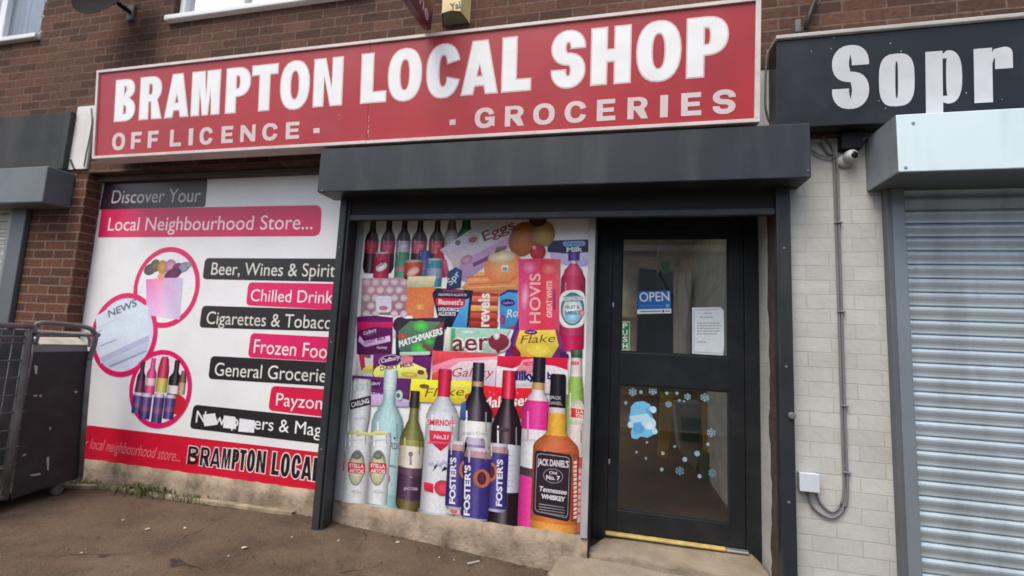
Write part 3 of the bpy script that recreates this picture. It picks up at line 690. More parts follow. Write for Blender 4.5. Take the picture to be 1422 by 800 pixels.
MB().box(-8, -4.572, -.06, -.002, 2.522, 3.03).build('sign_panel', mat('dull_dark_fascia', (.040, .043, .043), .7, spec=.2, var=.15, dirt=(.12, .115, .105), dirt_amt=.4, streak=True), F3, .004)
B1 = tag(MB().box(-4.5715, -4.372, -.02, -.002, 2.53, 3.09).build('backing_board', M_BOARD, None, .002), 'white painted board between the blank dark fascia and the red sign', 'board')
B2 = tag(MB().box(SU1-.03, fu0+.02, -.022, -.002, 2.44, 2.93).build('backing_board', M_BOARD, None, .002), 'narrow white board between the red sign and the black sign', 'board')

# ================================================================== LEFT ADVERT PANEL
P1 = facade(.12)
AP = thing('advert_panel', (-3.1, .13, .17), 'large white advert panel with pink and black text bars and round pictures', 'advert')
MB().box(XE, -1.90, .1201, .159, .170, 2.451).build('panel', mat('white_printed_panel', (.80, .81, .80), .32, var=.03, scale=2, dirt=(.6, .6, .58), dirt_amt=.35, dirt_scale=3), AP)
PINK, DARKB, REDP = (222, 26, 100), (38, 34, 38), (206, 22, 52)
def banner(quad, r, col, txt, pl, pr, pt, tcol=(240, 236, 236), bold=.0, slant=0, lv=0):
    a = Art(P1, .0006+lv*.001); a.rrect(quad, r, col); o = a.build('banner', AP)
    t = Art(P1, .0010+lv*.001); t.text(txt, pl, pr, pt, tcol, bold, slant); t.build('lettering', o)
    return o
xe = 140
banner([(146, 250.8), (288.6, 247.7), (285.2, 287.3), (138, 291.2)], [0, .03, .03, 0], (52, 36, 44), 'Discover Your', (154.6, 282.4), (277.5, 280.4), (154.9, 264.6), (205, 198, 200))
banner([(141, 290.6), (447, 284.8), (445, 328), (136, 329.8)], [0, .06, .06, 0], (214, 38, 92), 'Local Neighbourhood Store...', (149.5, 320.4), (433.8, 318.4), (149.8, 302.6), (244, 226, 230))
banner([(285, 358.4), (474, 359.2), (472, 391.8), (281, 387.8)], [.04, 0, 0, .04], DARKB, 'Beer, Wines & Spirit', (293, 381.6), (465, 384.6), (293.4, 364.6), (222, 220, 212))
banner([(345, 392), (472, 394.2), (470, 430.6), (341.6, 424.2)], [.04, 0, 0, .04], PINK, 'Chilled Drink', (347.7, 418.2), (462, 421.4), (348.4, 401.8))
banner([(281, 424.4), (469, 430.4), (467, 460.6), (276.5, 455)], [.04, 0, 0, .04], DARKB, 'Cigarettes & Tobacc', (286.3, 449.6), (458.5, 457), (287, 432.4), (222, 220, 212))
banner([(348.5, 462.4), (467, 468.6), (464, 503), (344, 496.2)], [.04, 0, 0, .04], PINK, 'Frozen Foo', (351.8, 490), (453.5, 498), (353, 471))
banner([(293, 494.2), (463, 503.4), (460, 537), (289, 526.2)], [.04, 0, 0, .04], DARKB, 'General Grocerie', (297.6, 521.4), (452.5, 531), (299, 503.4), (228, 226, 220))
banner([(377, 535.8), (460, 541), (458, 580), (372.3, 569.8)], [.04, 0, 0, .04], (216, 24, 72), 'Payzon', (383, 563), (447, 568.6), (384, 545.6))
banner([(269, 561.8), (458, 581.2), (455, 618), (263.3, 595)], [.04, 0, 0, .04], DARKB, 'Newspapers & Mag', (271.7, 586.6), (446, 606), (273, 570), (240, 240, 238))
tp = Art(P1, .0016)
for q in ([(282, 576), (299, 574), (301, 590), (284, 592)], [(311, 577), (327, 579), (328, 596), (310, 594)], [(333, 581), (354, 584), (353, 601), (331, 599)]): tp.d = .0016; tp.poly(q, (232, 234, 235))
tp.build('torn_sticker', AP)
a = Art(P1, .0006); a.poly([(108, 588.8), (462, 630.4), (462, 688.6), (104, 635.8)], REDP)
bo = a.build('banner', AP)
t = Art(P1, .0010); t.text('r local neighbourhood store...', (117, 622), (250, 641.4), (117.8, 607), (226, 120, 130), 0, .2); t.build('slogan', bo); t = Art(P1, .0010)
bB = line((259, 644), (363, 656.6), (440, 668.6)); bC = line((259.6, 619.6), (366, 626), (441, 635.8))
names = [('B', 259.2, 275.4), ('R', 276.6, 291.2), ('A', 290.6, 306), ('M', 306.6, 319.6), ('P', 320.6, 331.4), ('T', 330.6, 341), ('O', 341.2, 353.6), ('N', 354.6, 368.4), ('L', 375.8, 387.8), ('O', 388.2, 402), ('C', 403, 417.4), ('A', 417, 433), ('L', 433, 441.6)]
for fat, c in ((.045, (235, 225, 222)), (0, (32, 26, 30))):
    t.up(2); d = t.d
    for i, (ch, x0, x1) in enumerate(names): t.d = d+(i % 2)*.00005; t.letter(ch, x0+.5, x1-.9, bB, bC, c, .185 if ch not in 'M' else .15, .19, fat)
t.build('lettering', bo)
def ring(cx, cy, wpx, lv):
    a = Art(P1, .0008+lv*.0012); r = (a.uv((cx+wpx/2, cy)).x-a.uv((cx-wpx/2, cy)).x)/2; o = a.uv((cx, cy))
    a.disc(o, r, PINK, 56); return a, o, r
# shopping bag
a, o, r = ring(230.6, 398.7, 91.5, 0)
a.disc(o, r*.87, (236, 236, 238), 56)
for x, y, rx, ry, c in ((209, 374, 9, 8, (92, 96, 84)), (216, 369, 7, 9, (120, 116, 96)), (226, 371, 7, 10, (222, 170, 70)), (237, 370, 8, 10, (222, 158, 190)), (247, 374, 8, 9, (150, 52, 130)), (256, 371, 8, 7, (170, 160, 190)), (240, 381, 12, 8, (110, 44, 96)), (262, 368, 5, 4, (150, 170, 160))):
    a.ell(x, y, rx, ry, [c, tuple(q*.75 for q in c)], rot=20)
a.faces([a.uv(q) for q in ((203, 388), (228, 386), (226, 440), (204, 438))], [(0, 3, 2, 1)], [(232, 120, 190), (246, 170, 190), (240, 200, 232), (226, 190, 232)])
a.faces([a.uv(q) for q in ((228, 386), (254, 386), (250, 444), (226, 440))], [(0, 3, 2, 1)], [(224, 178, 214), (212, 196, 226), (206, 196, 232), (236, 208, 236)])
a.ell(224, 384, 5, 5, (236, 160, 130)); a.build('round_picture', AP)
# newspaper
a, o, r = ring(172, 464.7, 92, 1)
a.disc(o, r*.87, (208, 220, 236), 56)
for q, c in (([(133, 440), (170, 416), (206, 425), (208, 470), (140, 505)], (216, 228, 240)), ([(138, 497), (208, 465), (207, 474), (143, 504)], (186, 192, 218)), ([(143, 506), (206, 476), (205, 484), (150, 511)], (196, 206, 228)), ([(134, 462), (142, 458), (142, 459), (134, 463)], (140, 150, 170)),
             ([(139, 480), (163, 470.5), (163, 472), (139, 481.6)], (150, 158, 186)), ([(152, 508), (204, 486), (204, 488), (154, 510)], (156, 160, 196)), ([(138, 455), (165, 441), (165, 442), (138, 456)], (188, 200, 218))): a.poly(q, c)
a.text('NEWS', (151.5, 441), (191, 424.5), (148.5, 432.5), (104, 112, 122), .02); a.build('round_picture', AP)
# drinks
a, o, r = ring(222.6, 539.8, 86.7, 2)
a.disc(o, r*.87, (232, 226, 230), 50)
a.cyl(197, 502, 545, [(0, 3), (.3, 3), (.5, 6), (1, 7)], [(0, (50, 26, 46)), (.6, (96, 40, 66))])
a.cyl(211, 497, 548, [(0, 3), (.25, 3.4), (.45, 7), (1, 7)], [(0, (222, 60, 130)), (.55, (236, 200, 210)), (.75, (226, 70, 130))])
a.cyl(227, 495, 545, [(0, 4), (.1, 6), (.4, 8), (1, 8)], [(0, (196, 40, 80)), (.6, (206, 190, 90))])
a.cyl(244, 500, 552, [(0, 3.5), (.3, 3.5), (.5, 9), (1, 9)], [(0, (24, 18, 22)), (.68, (226, 222, 220)), (.9, (30, 20, 26))])
a.cyl(254, 515, 548, [(0, 3), (.4, 5), (1, 5)], [(0, (110, 70, 66)), (.5, (200, 150, 120))])
a.ell(247, 562, 12, 14, (196, 34, 44))
for x, y0, y1 in ((192, 545, 574), (203, 546, 582), (236, 548, 582), (220, 546, 587)):
    a.cyl(x, y0, y1, [(0, 6), (.12, 7.6), (1, 7.4)], [(0, (210, 200, 216)), (.14, (86, 64, 130)), (.5, (126, 70, 120)), (.7, (70, 52, 118))])
a.build('round_picture', AP)

# ================================================================== PRODUCT POSTER
P2 = facade(.12)
PP = thing('product_poster', (-1.0, .13, .12), 'tall colourful poster of bottles, cans and groceries left of the door', 'poster')
MB().box(-1.8195, -.1935, .1201, .159, .1285, 2.1175).build('panel', mat('white_poster_sheet', (.80, .81, .80), .3, var=.03), PP)
def colm(cols): c = [q[1] for q in cols if q[0] > .25] or [cols[-1][1]]; return c[0]
class Pr(Art):
    def __init__(s, lv): Art.__init__(s, P2, .0006+lv*.0009)
    def done(s, name): return s.build(name, PP, INKP)
    def poly(s, pts, col):
        if isinstance(col, tuple):
            q = random.Random(int(pts[0][0]*31+pts[0][1]*7)); ys = [p[1] for p in pts]; y0, y1 = min(ys), max(ys)+.01
            col = [tuple(max(0, min(255, c*(1.13-.26*(p[1]-y0)/(y1-y0)+q.uniform(-.09, .09)))) for c in col) for p in pts]
        return Art.poly(s, pts, col)
    def disc(s, c, r, col, n=40, ry=None, rot=0):
        if isinstance(col, tuple): col = [tuple(min(255, x*1.12) for x in col), tuple(x*.84 for x in col)]
        return Art.disc(s, c, r, col, n, ry, rot)
    def cyl(s, cx, yt, yb, prof, cols, shade=(.62, .9, 1.12, 1.3, 1.0, .82, .55)):
        Art.cyl(s, cx, yt, yb, prof, cols, shade)
        # printed window highlight down the glass or tin
        w_ = prof[-1][1] if prof[-1][1] > 3 else 4; w_ = max(p[1] for p in prof)
        t0 = next((p[0] for p in prof if p[1] > .8*w_), .3); H = yb-yt; x = cx-w_*.52; ya, yz = yt+H*(t0+.03), yb-H*.06
        mid = colm(cols); hi = tuple(c+(255-c)*.38 for c in mid)
        s.mb and Art.poly(s, [(x-w_*.05, ya), (x+w_*.07, ya), (x+w_*.05, ya+H*.16), (x-w_*.05, ya+H*.18)], hi)
        lo = tuple(c*.62 for c in mid); x = cx+w_*.66
        Art.poly(s, [(x, ya+2), (x+w_*.08, ya+2), (x+w_*.08, ya+H*.14), (x, ya+H*.14)], lo)
        return s
def tx(a, st, x0, y0, x1, y1, h, col, bold=.02, slant=0):      # baseline ends + cap height in px, upright-ish
    L = math.hypot(x1-x0, y1-y0); nx, ny = (y1-y0)/L, -(x1-x0)/L
    a.text(st, (x0, y0), (x1, y1), (x0+nx*h, y0+ny*h), col, bold, slant)
GLASS_D = (.55, .85, 1.1, 1.35, 1.0, .8, .5)
SOFT = (.66, .88, 1.04, 1.16, 1.0, .84, .62)
# --- row of soft drinks
for cx, w_, c1, lab, nk in ((516, 9.8, (44, 20, 28), (190, 42, 62), (58, 70, 36)), (538.5, 10.4, (40, 20, 32), (196, 52, 96), (34, 24, 28)), (560, 10.2, (42, 28, 44), (190, 176, 200), (30, 24, 28)), (582, 11, (42, 26, 38), (202, 84, 112), (34, 26, 30)), (606, 10.8, (54, 36, 36), (196, 72, 86), (44, 34, 30))):
    a = Pr(0); a.cyl(cx, 303, 379, [(0, 3.6), (.2, 4), (.36, w_*.9), (.42, w_), (.62, w_*.96), (.9, w_), (1, w_*.75)], [(0, nk), (.20, c1), (.42, lab), (.64, c1)], GLASS_D)
    a.ell(cx, 342, w_*.6, 3.4, tuple(min(255, q+40) for q in lab)); a.done('printed_bottle')
a = Pr(0); a.cyl(627, 303, 345, [(0, 4), (.3, 6), (.6, 10), (1, 11)], [(0, (120, 112, 104)), (.4, (178, 172, 172))], SOFT); a.done('printed_bottle')
a = Pr(0); a.cyl(647, 300, 345, [(0, 5), (.3, 6), (.6, 11), (1, 12)], [(0, (30, 90, 58)), (.4, (46, 122, 84))], SOFT); a.done('printed_bottle')
for lv, cx, y0, y1, w_, cols, dec in ((1, 558, 347, 386, 10, [(0, (190, 196, 196)), (.08, (70, 140, 108)), (.6, (180, 110, 130)), (.75, (76, 150, 116))], None), (1, 589, 348, 386, 9, [(0, (60, 80, 150)), (.35, (110, 90, 150)), (.7, (70, 84, 150))], None),
        (2, 530, 350, 386, 11.2, [(0, (200, 190, 196)), (.07, (186, 36, 78))], (240, 225, 230)), (2, 574, 361, 388, 12.4, [(0, (186, 180, 178)), (.12, (214, 80, 50)), (.6, (196, 60, 50))], (236, 190, 180)), (2, 603, 359, 398, 11.4, [(0, (190, 196, 200)), (.07, (60, 150, 158)), (.35, (150, 160, 196)), (.7, (70, 140, 166))], None)):
    a = Pr(lv); a.cyl(cx, y0, y1, [(0, w_*.85), (.08, w_), (1, w_*.96)], cols, SOFT)
    if dec: a.ell(cx, (y0+y1)/2+3, w_*.72, 5.5, dec, rot=28)
    if lv == 2 and cx < 540: tx(a, '7UP', 524.5, 372, 536, 366, 6, (110, 20, 60), .03)
    a.done('printed_can')
a = Pr(1); a.poly([(608, 345), (616, 352), (624, 384), (614, 386), (606, 360)], (176, 40, 62)); a.poly([(614, 362), (620, 360), (625, 384), (618, 385)], (200, 90, 110)); a.done('printed_pack')
# --- eggs, onions, pepper
a = Pr(1); a.poly([(611, 347), (652, 320), (702, 303), (733, 303), (738, 318), (700, 350), (650, 380), (634, 386), (626, 362)], (206, 206, 212))
a.poly([(640, 362), (700, 333), (722, 322), (724, 330), (664, 378), (648, 392), (634, 388)], (186, 166, 190)); a.poly([(656, 366), (690, 349), (690, 355), (658, 371)], (126, 88, 120))
a.ell(657, 333, 9, 7, (222, 222, 226), 20); a.ell(657, 333, 6, 4, (190, 80, 100), 20); a.ell(636, 337, 4, 3.6, (122, 130, 128))
tx(a, 'Eggs', 672.5, 335.5, 716.5, 317, 13, (150, 62, 70), .012); a.ell(648, 361, 9, 6, (196, 150, 176), 25); a.done('printed_egg_box')
a = Pr(2); a.ell(727, 332, 20, 25, [(206, 122, 52), (150, 84, 44)], -20); a.done('printed_onion')
a = Pr(3); a.ell(755, 325, 16, 18, [(212, 180, 86), (150, 120, 56)]); a.ell(747, 306, 12, 9, [(110, 70, 36), (70, 44, 26)]); a.done('printed_pepper')
a = Pr(4); a.ell(747, 350, 11, 11.5, [(206, 66, 78), (160, 36, 56)]); a.ell(742, 344, 3, 3, (236, 170, 160)); a.done('printed_pepper')
a = Pr(2); a.poly([(650, 388), (664, 378), (720, 378), (721, 404), (690, 412), (654, 408), (641, 400)], (232, 146, 92))
for i in range(5): a.poly([(648+i, 384+i*5), (716, 381+i*5), (716, 382.5+i*5), (648+i, 386+i*5)], (240, 178, 120) if i % 2 else (214, 118, 76))
a.done('printed_onion')
a = Pr(4); a.ell(699, 371, 27, 22, [(246, 188, 124), (226, 128, 80)], 12); a.ell(697, 357, 19, 9, (240, 212, 176), 6); a.poly([(687, 352), (690, 344), (704, 341), (704, 345), (694, 350)], (128, 100, 74)); a.poly([(697, 369), (706, 369), (706, 377), (697, 377)], (238, 232, 226)); a.poly([(698.5, 371), (704.5, 371), (704.5, 375.5), (698.5, 375.5)], (150, 150, 150)); a.done('printed_onion')
# --- milk banner and squash bottle
a = Pr(2); a.poly([(762, 346), (817, 344), (817, 368), (800, 372), (766, 362)], (196, 190, 220)); a.poly([(760.5, 334.5), (817, 332.5), (817, 350.5), (788, 352.5), (760.5, 350)], (56, 52, 92)); a.rrect([(781, 335.5), (813, 334.5), (813, 342), (782, 342.5)], .02, (140, 186, 220))
tx(a, 'Organic', 785, 341, 810, 340.2, 4.4, (90, 130, 170), .01); tx(a, 'Milk', 787, 350, 809, 349, 6.2, (232, 236, 244), .035); a.done('printed_milk_bottle')
a = Pr(5); a.cyl(795, 351, 486, [(0, 8), (.08, 8), (.09, 4), (.11, 5), (.2, 13), (.28, 17), (.62, 18), (.66, 17), (.97, 17.4), (1, 15)], [(0, (92, 62, 140)), (.085, (214, 196, 214)), (.115, (208, 66, 112)), (.24, (184, 50, 92)), (.84, (196, 22, 84))], SOFT)
a.rrect([(777, 404), (813, 402), (813, 455), (777, 456)], .07, (226, 228, 228)); a.ell(795, 429, 16.5, 23, (86, 138, 138)); a.ell(795, 431, 13.5, 18.5, (226, 234, 234)); a.ell(795, 440, 10.5, 8, (150, 206, 226)); a.rrect([(780, 411), (810, 410), (809, 418.5), (781, 419.5)], .03, (96, 142, 140))
tx(a, "ROBINSONS", 781.5, 418, 808.5, 416.8, 5, (226, 236, 234), .02); tx(a, 'FRUIT &', 785, 429.4, 805, 428.8, 4.6, (70, 120, 132), .03); tx(a, 'BARLEY', 784.5, 437, 805.5, 436.4, 5, (70, 120, 132), .03); a.ell(808, 435, 4, 5, (220, 140, 150)); a.done('printed_bottle')
# --- packs
a = Pr(5); a.faces([a.uv(q) for q in ((720.5, 360), (751, 359), (748, 458), (719.5, 459))], [(0, 1, 2, 3)], [(226, 70, 140), (224, 70, 96), (222, 60, 90), (232, 90, 140)]); a.faces([a.uv(q) for q in ((751, 359), (778.5, 360), (776, 458), (748, 458))], [(0, 1, 2, 3)], [(220, 60, 80), (226, 96, 104), (220, 66, 110), (222, 60, 76)])
a.ell(729, 412, 5.5, 20, [(240, 186, 206), (228, 92, 140)]); a.ell(763, 374, 11, 9, [(238, 140, 136), (222, 76, 90)]); a.ell(735, 372, 10, 9, [(240, 150, 190), (226, 76, 130)])
a.text('HOVIS', (750.5, 449), (750.5, 380), (736, 449), (240, 190, 180), .012); a.text('GREAT WHITE', (766.5, 441), (766.5, 390), (759.5, 441), (246, 200, 200), .03); a.poly([(768, 402), (771.5, 402), (771.5, 430), (768, 430)], (150, 60, 110)); a.done('printed_bread_bag')
a = Pr(3); a.poly([(693.5, 410), (706, 402.5), (719, 404), (719, 457), (694.5, 457)], (76, 150, 216)); a.poly([(694, 409), (706, 402), (719, 403), (719, 407), (705, 406), (694, 412)], (62, 56, 130)); a.ell(705.5, 420.5, 10, 5.2, (66, 50, 130)); tx(a, 'Cadbury', 699, 422.4, 713, 421.4, 3, (190, 176, 220), .01); tx(a, 'Ro', 704, 441.5, 719, 439.5, 11, (224, 236, 246), 0, .25); a.ell(698, 444, 4, 7, (150, 70, 130)); a.poly([(702, 456), (719, 450), (719, 457)], (160, 70, 120)); a.done('printed_chocolate_box')
a = Pr(3); a.poly([(655, 405), (692.5, 408), (690, 456), (651, 456)], (150, 56, 52))
for y, c in ((411, (226, 120, 84)), (424, (232, 170, 104)), (434, (214, 84, 62)), (446, (176, 60, 50))): a.poly([(654, y), (692, y+1), (691, y+8), (653, y+8)], c)
a.text('revels', (679, 454), (680, 407.5), (664, 454), (240, 230, 228), .03); a.done('printed_sweet_bag')
a = Pr(3); a.poly([(622, 378), (633, 371), (642, 376), (640, 400), (620, 402)], (52, 74, 112)); tx(a, 'Spr', 626, 397, 640, 381, 9, (196, 208, 222), .015); a.done('printed_can')
a = Pr(4); a.poly([(600.5, 408), (606, 400), (657, 403.5), (650.5, 456), (612, 457)], (40, 34, 54)); a.poly([(643, 418), (652, 414), (648, 456), (627, 456), (636, 436)], (84, 160, 224))
a.poly([(615, 402), (645, 404), (644.5, 407), (615, 405)], (150, 50, 90)); tx(a, 'LIQUORICE ALLSORTS', 609, 410.5, 648, 411.5, 3, (206, 200, 210), .03); a.rrect([(605, 413.6), (647, 415), (645, 427), (606, 424.6)], .02, (206, 40, 74)); tx(a, "Bassett's", 609, 422.4, 643.5, 423.6, 6.6, (238, 206, 214), .035)
tx(a, 'LIQUORICE', 609, 431.5, 638, 432.5, 4.6, (226, 224, 232), .04); tx(a, 'ALLSORTS', 609, 438, 633, 438.6, 4.6, (226, 224, 232), .04); a.done('printed_sweet_bag')
a = Pr(2); a.poly([(503, 387), (566, 385), (566, 441), (501, 441)], (176, 138, 156))
for j in range(5):
    for i in range(5):
        x, y = 509+i*13+(6.5 if j % 2 else 0), 392+j*11
        if x < 566 and not (522 < x < 545 and y > 408): a.ell(x, y, 5.4, 4.9, [(222, 212, 216), (196, 172, 184)], n=12)
a.rrect([(523, 411), (544, 411), (544, 434), (522, 434)], .03, (216, 216, 230)); a.ell(533, 428, 6, 3, (190, 110, 130)); a.done('printed_egg_box')
a = Pr(3); a.poly([(566.5, 384), (606, 384), (602, 400), (565, 400)], (222, 206, 168)); a.faces([a.uv(q) for q in ((565, 399), (605, 399), (602, 442), (563.5, 442))], [(0, 1, 2, 3)], [(222, 130, 74), (226, 124, 70), (212, 112, 84), (222, 130, 92)]); a.ell(583, 426, 8, 6, (222, 160, 96)); a.done('printed_bread_pack')
a = Pr(4); a.poly([(509, 437), (573.5, 439), (572, 470), (509, 465)], (232, 228, 230)); a.ell(556, 451, 10, 11, [(40, 26, 44), (60, 36, 56)]); a.ell(567, 452, 6, 8, (150, 86, 92), 30); a.done('printed_chocolate_box')
a = Pr(5); a.poly([(496, 440), (520, 438), (546.5, 441), (544, 494), (496, 492)], (90, 26, 84)); a.poly([(496.5, 447), (546, 447), (545, 456), (520, 454), (496.5, 460)], (192, 30, 98)); a.ell(514, 462.5, 10, 4.4, (112, 60, 120), 12); tx(a, 'Cadbury', 506, 465.5, 523.5, 459.5, 4.4, (226, 210, 230), .01)
a.poly([(500, 466), (506, 474), (542, 466), (543, 474), (508, 482), (498, 474)], (206, 190, 210)); tx(a, 'DAIRY MILK', 507, 478.5, 537.5, 470.6, 4.2, (110, 50, 110), .03); tx(a, 'Variety', 523.5, 484.5, 538.5, 484, 3.4, (210, 190, 214), .02); a.done('printed_chocolate_bag')
a = Pr(4); a.poly([(496, 489), (520, 489), (519, 526), (493, 526)], (216, 204, 206)); a.poly([(498, 489), (506, 489), (508, 512), (502, 515)], (196, 50, 90)); a.poly([(504, 512), (519, 504), (519, 519), (506, 517)], (218, 206, 90)); a.ell(510, 493, 6, 4, (126, 90, 90), -25); a.done('printed_chocolate_bag')
a = Pr(6); a.poly([(550, 443), (618.5, 441), (615, 494.5), (550, 495.5)], (54, 44, 62)); a.poly([(554, 460), (570, 446), (612, 447), (604, 476), (600, 492), (560, 492), (554, 484)], (86, 118, 100)); a.ell(585, 453, 11, 8, (92, 196, 96)); a.ell(583, 484, 12, 8, (76, 190, 86)); a.ell(597, 474, 7, 5, (70, 180, 84)); a.poly([(597, 462), (616, 446), (617, 452), (601, 466)], (128, 70, 62)); a.poly([(588, 476), (608, 488), (606, 493), (586, 482)], (120, 70, 62)); a.ell(560, 467, 8, 3, (196, 84, 70))
tx(a, 'MATCHMAKERS', 555, 482, 615.5, 463.5, 8, (236, 240, 236), .045, .15); a.poly([(556, 489), (598, 488), (597, 493), (556, 494)], (186, 206, 200)); a.done('printed_chocolate_box')
a = Pr(7); a.poly([(621, 454.5), (709, 457), (692, 491), (640, 495), (618, 488)], (160, 208, 192)); a.poly([(621, 454.5), (625, 454.5), (624, 488), (618, 488)], (226, 222, 214)); a.poly([(627, 456), (633, 456), (632, 487), (626, 487)], (96, 150, 112)); a.ell(650, 461, 16, 4, (196, 228, 220))
for k, (c, b) in enumerate((((236, 236, 232), .06), ((124, 46, 56), .012))): tx(a, 'aer', 629, 487.5, 680, 486, 24, c, b)
a.ell(693, 475, 16.5, 14, (236, 236, 232)); a.ell(693, 475, 14.5, 12, [(120, 40, 58), (140, 50, 62)]); a.ell(690, 466, 4.6, 6.4, (216, 220, 214)); a.poly([(676, 470), (704, 466), (708, 474), (692, 491)], (128, 44, 60)); a.ell(690, 466, 4.4, 6, (218, 222, 216)); a.done('printed_chocolate_bar')
a = Pr(6); a.faces([a.uv(q) for q in ((720.5, 440), (721, 458), (714, 497), (700, 497))], [(0, 1, 2, 3)], (92, 42, 118)); a.done('printed_strip')
a = Pr(7); a.poly([(718, 459), (775, 458), (790, 497), (709, 497)], (126, 52, 110)); a.poly([(722, 459), (771, 458), (776, 480), (766, 496.5), (724, 496.5), (716, 478)], (240, 206, 84)); a.ell(748, 486, 16, 9, [(244, 224, 92), (240, 206, 84)]); a.ell(737.5, 461.5, 9, 3.4, (96, 40, 112)); tx(a, 'Cadbury', 731.5, 462.8, 743.5, 462, 2.6, (214, 190, 214), .01); tx(a, 'Flake', 723, 477, 770, 475, 11, (104, 66, 40), -.005, .35); a.ell(716, 488, 9, 4.4, (130, 34, 44), -35); a.poly([(776, 484), (790, 492), (790, 497), (778, 497)], (76, 32, 96)); a.done('printed_chocolate_bar')
a = Pr(6); a.poly([(519, 491), (600, 493), (597, 529), (518, 527)], (100, 34, 104)); a.ell(556, 520, 38, 17, [(240, 226, 110), (236, 222, 120)]); a.poly([(524, 512), (574, 504), (592, 512), (592, 526), (524, 526)], (236, 226, 136)); a.rrect([(558, 494), (574, 495), (573, 506), (559, 506)], .005, (222, 130, 150)); a.ell(542.5, 501, 16.5, 8.4, (200, 186, 206), 8); a.ell(542.5, 501, 15, 7.2, (84, 30, 92), 8); tx(a, 'Cadbury', 530, 504, 555.5, 498.5, 5.4, (228, 214, 232), .02, .15); tx(a, 'DAIRY MILK', 529, 515, 576, 508, 5.6, (130, 66, 116), .03); a.ell(585, 517, 5, 3.2, (136, 74, 40)); a.ell(569, 520, 11, 3.4, (216, 196, 60)); a.done('printed_chocolate_bar')
a = Pr(7); a.poly([(490, 521), (520, 523), (572, 526), (568, 563), (488, 560)], (96, 40, 108)); a.poly([(488, 541), (545, 548), (569, 556), (568, 565), (488, 562)], (206, 190, 214)); a.ell(520, 533, 11, 6, (86, 34, 96)); tx(a, 'Cadbury', 512, 535, 529, 533.6, 4, (216, 200, 224), .02); tx(a, 'DAIRY MILK', 517, 547, 569, 549.5, 5, (110, 54, 110), .04); a.done('printed_chocolate_bar')
a = Pr(8); a.poly([(601, 487), (691, 491), (687, 547), (599.5, 533)], (238, 206, 210)); a.poly([(601, 487), (691, 491), (690.5, 496), (640, 498), (600.5, 516)], (212, 72, 84)); a.poly([(601, 508), (630, 498), (690, 495), (690, 499), (640, 502), (600.5, 527)], (236, 150, 158)); a.poly([(600.5, 520), (612, 513), (611, 530), (600, 528)], (220, 84, 76)); tx(a, 'Galaxy', 627, 523, 684, 523, 12, (166, 62, 78), -.004, .35); a.done('printed_chocolate_bar')
a = Pr(9); a.poly([(572, 526.5), (656, 529.5), (654, 562), (569, 557)], (240, 226, 60)); a.ell(590, 536.5, 7, 3.2, (120, 84, 70)); tx(a, 'Flake', 590, 551, 644, 549, 11.5, (116, 96, 44), .0, .4); a.ell(651, 551, 5, 5, (170, 90, 60)); a.poly([(620, 533), (652, 534), (652, 540), (622, 541)], (246, 236, 110)); a.done('printed_chocolate_bar')
a = Pr(9); a.poly([(690.5, 494), (789, 497), (789, 548), (689, 542)], (236, 226, 222)); a.poly([(691, 494), (789, 497), (788.5, 514), (770, 508), (730, 504), (712, 512), (690.5, 508)], (212, 34, 72)); a.poly([(714, 520), (726, 500), (746, 497), (748, 516), (730, 520)], (230, 150, 166)); tx(a, 'NESTLE', 727, 507.5, 744, 508, 5, (212, 40, 66), .04); tx(a, 'Milky', 708, 527, 744, 528, 12, (46, 38, 110), .05); tx(a, 'bar', 760, 526, 778, 527, 9, (46, 38, 110), .05); a.poly([(714, 530), (745, 531), (744, 536), (712, 536)], (196, 200, 214)); a.done('printed_chocolate_bar')
a = Pr(10); a.poly([(664, 534), (700, 538), (742, 539), (744, 580), (664, 578)], (212, 34, 52))
for i in range(14): a.ell(random.uniform(668, 740), random.uniform(539, 576), 1.8, 1.6, (232, 110, 120), n=8)
tx(a, 'Maltesers', 669, 566, 743, 562, 14, (244, 232, 230), .02, .2); a.done('printed_sweet_bag')
# --- bottles and cans along the bottom
a = Pr(8); a.cyl(799, 486, 610, [(0, 8), (.06, 8.2), (.1, 7.5), (.28, 8.5), (.45, 11), (.7, 13), (1, 13)], [(0, (70, 100, 76)), (.05, (46, 84, 60)), (.09, (224, 206, 206)), (.27, (222, 226, 218)), (.3, (150, 190, 88)), (.6, (160, 196, 110))], SOFT)
a.ell(802, 574, 11, 20, (222, 214, 200)); a.poly([(793, 566), (811, 569), (811, 581), (793, 579)], (206, 44, 56)); tx(a, 'LLA', 800, 573, 810, 574, 4.4, (244, 220, 216), .03); tx(a, 'TOIS', 799, 579, 810, 580, 4.2, (244, 220, 216), .03); tx(a, 'BEER', 792.5, 506, 805, 506.6, 4, (210, 60, 70), .03); a.done('printed_bottle')
a = Pr(10); a.cyl(798, 590, 738, [(0, 12), (.2, 13), (1, 13)], [(0, (222, 214, 206)), (.3, (206, 90, 100)), (.4, (226, 196, 190)), (.9, (200, 110, 110))], SOFT)
for i in range(9): a.poly([(790, 640+i*9), (808, 638+i*9), (808, 641+i*9), (790, 643+i*9)], (206, 84, 96))
a.done('printed_can')
a = Pr(10); a.cyl(501, 526, 600, [(0, 11.5), (.06, 13.6), (.7, 14), (1, 11.5)], [(0, (206, 212, 214)), (.05, (216, 222, 226)), (.2, (226, 230, 234))], SOFT); a.rrect([(487, 556), (516, 549), (516, 561.5), (487, 569)], .008, (42, 40, 54)); tx(a, 'CARLING', 489.5, 565.5, 514, 559, 6.2, (232, 230, 232), .03); tx(a, '52', 493, 543.5, 508, 540.5, 8, (186, 196, 206), .01, .2); tx(a, 'ALC 4.0%', 492, 582, 508, 581.5, 2, (140, 146, 156), .02); a.done('printed_can')
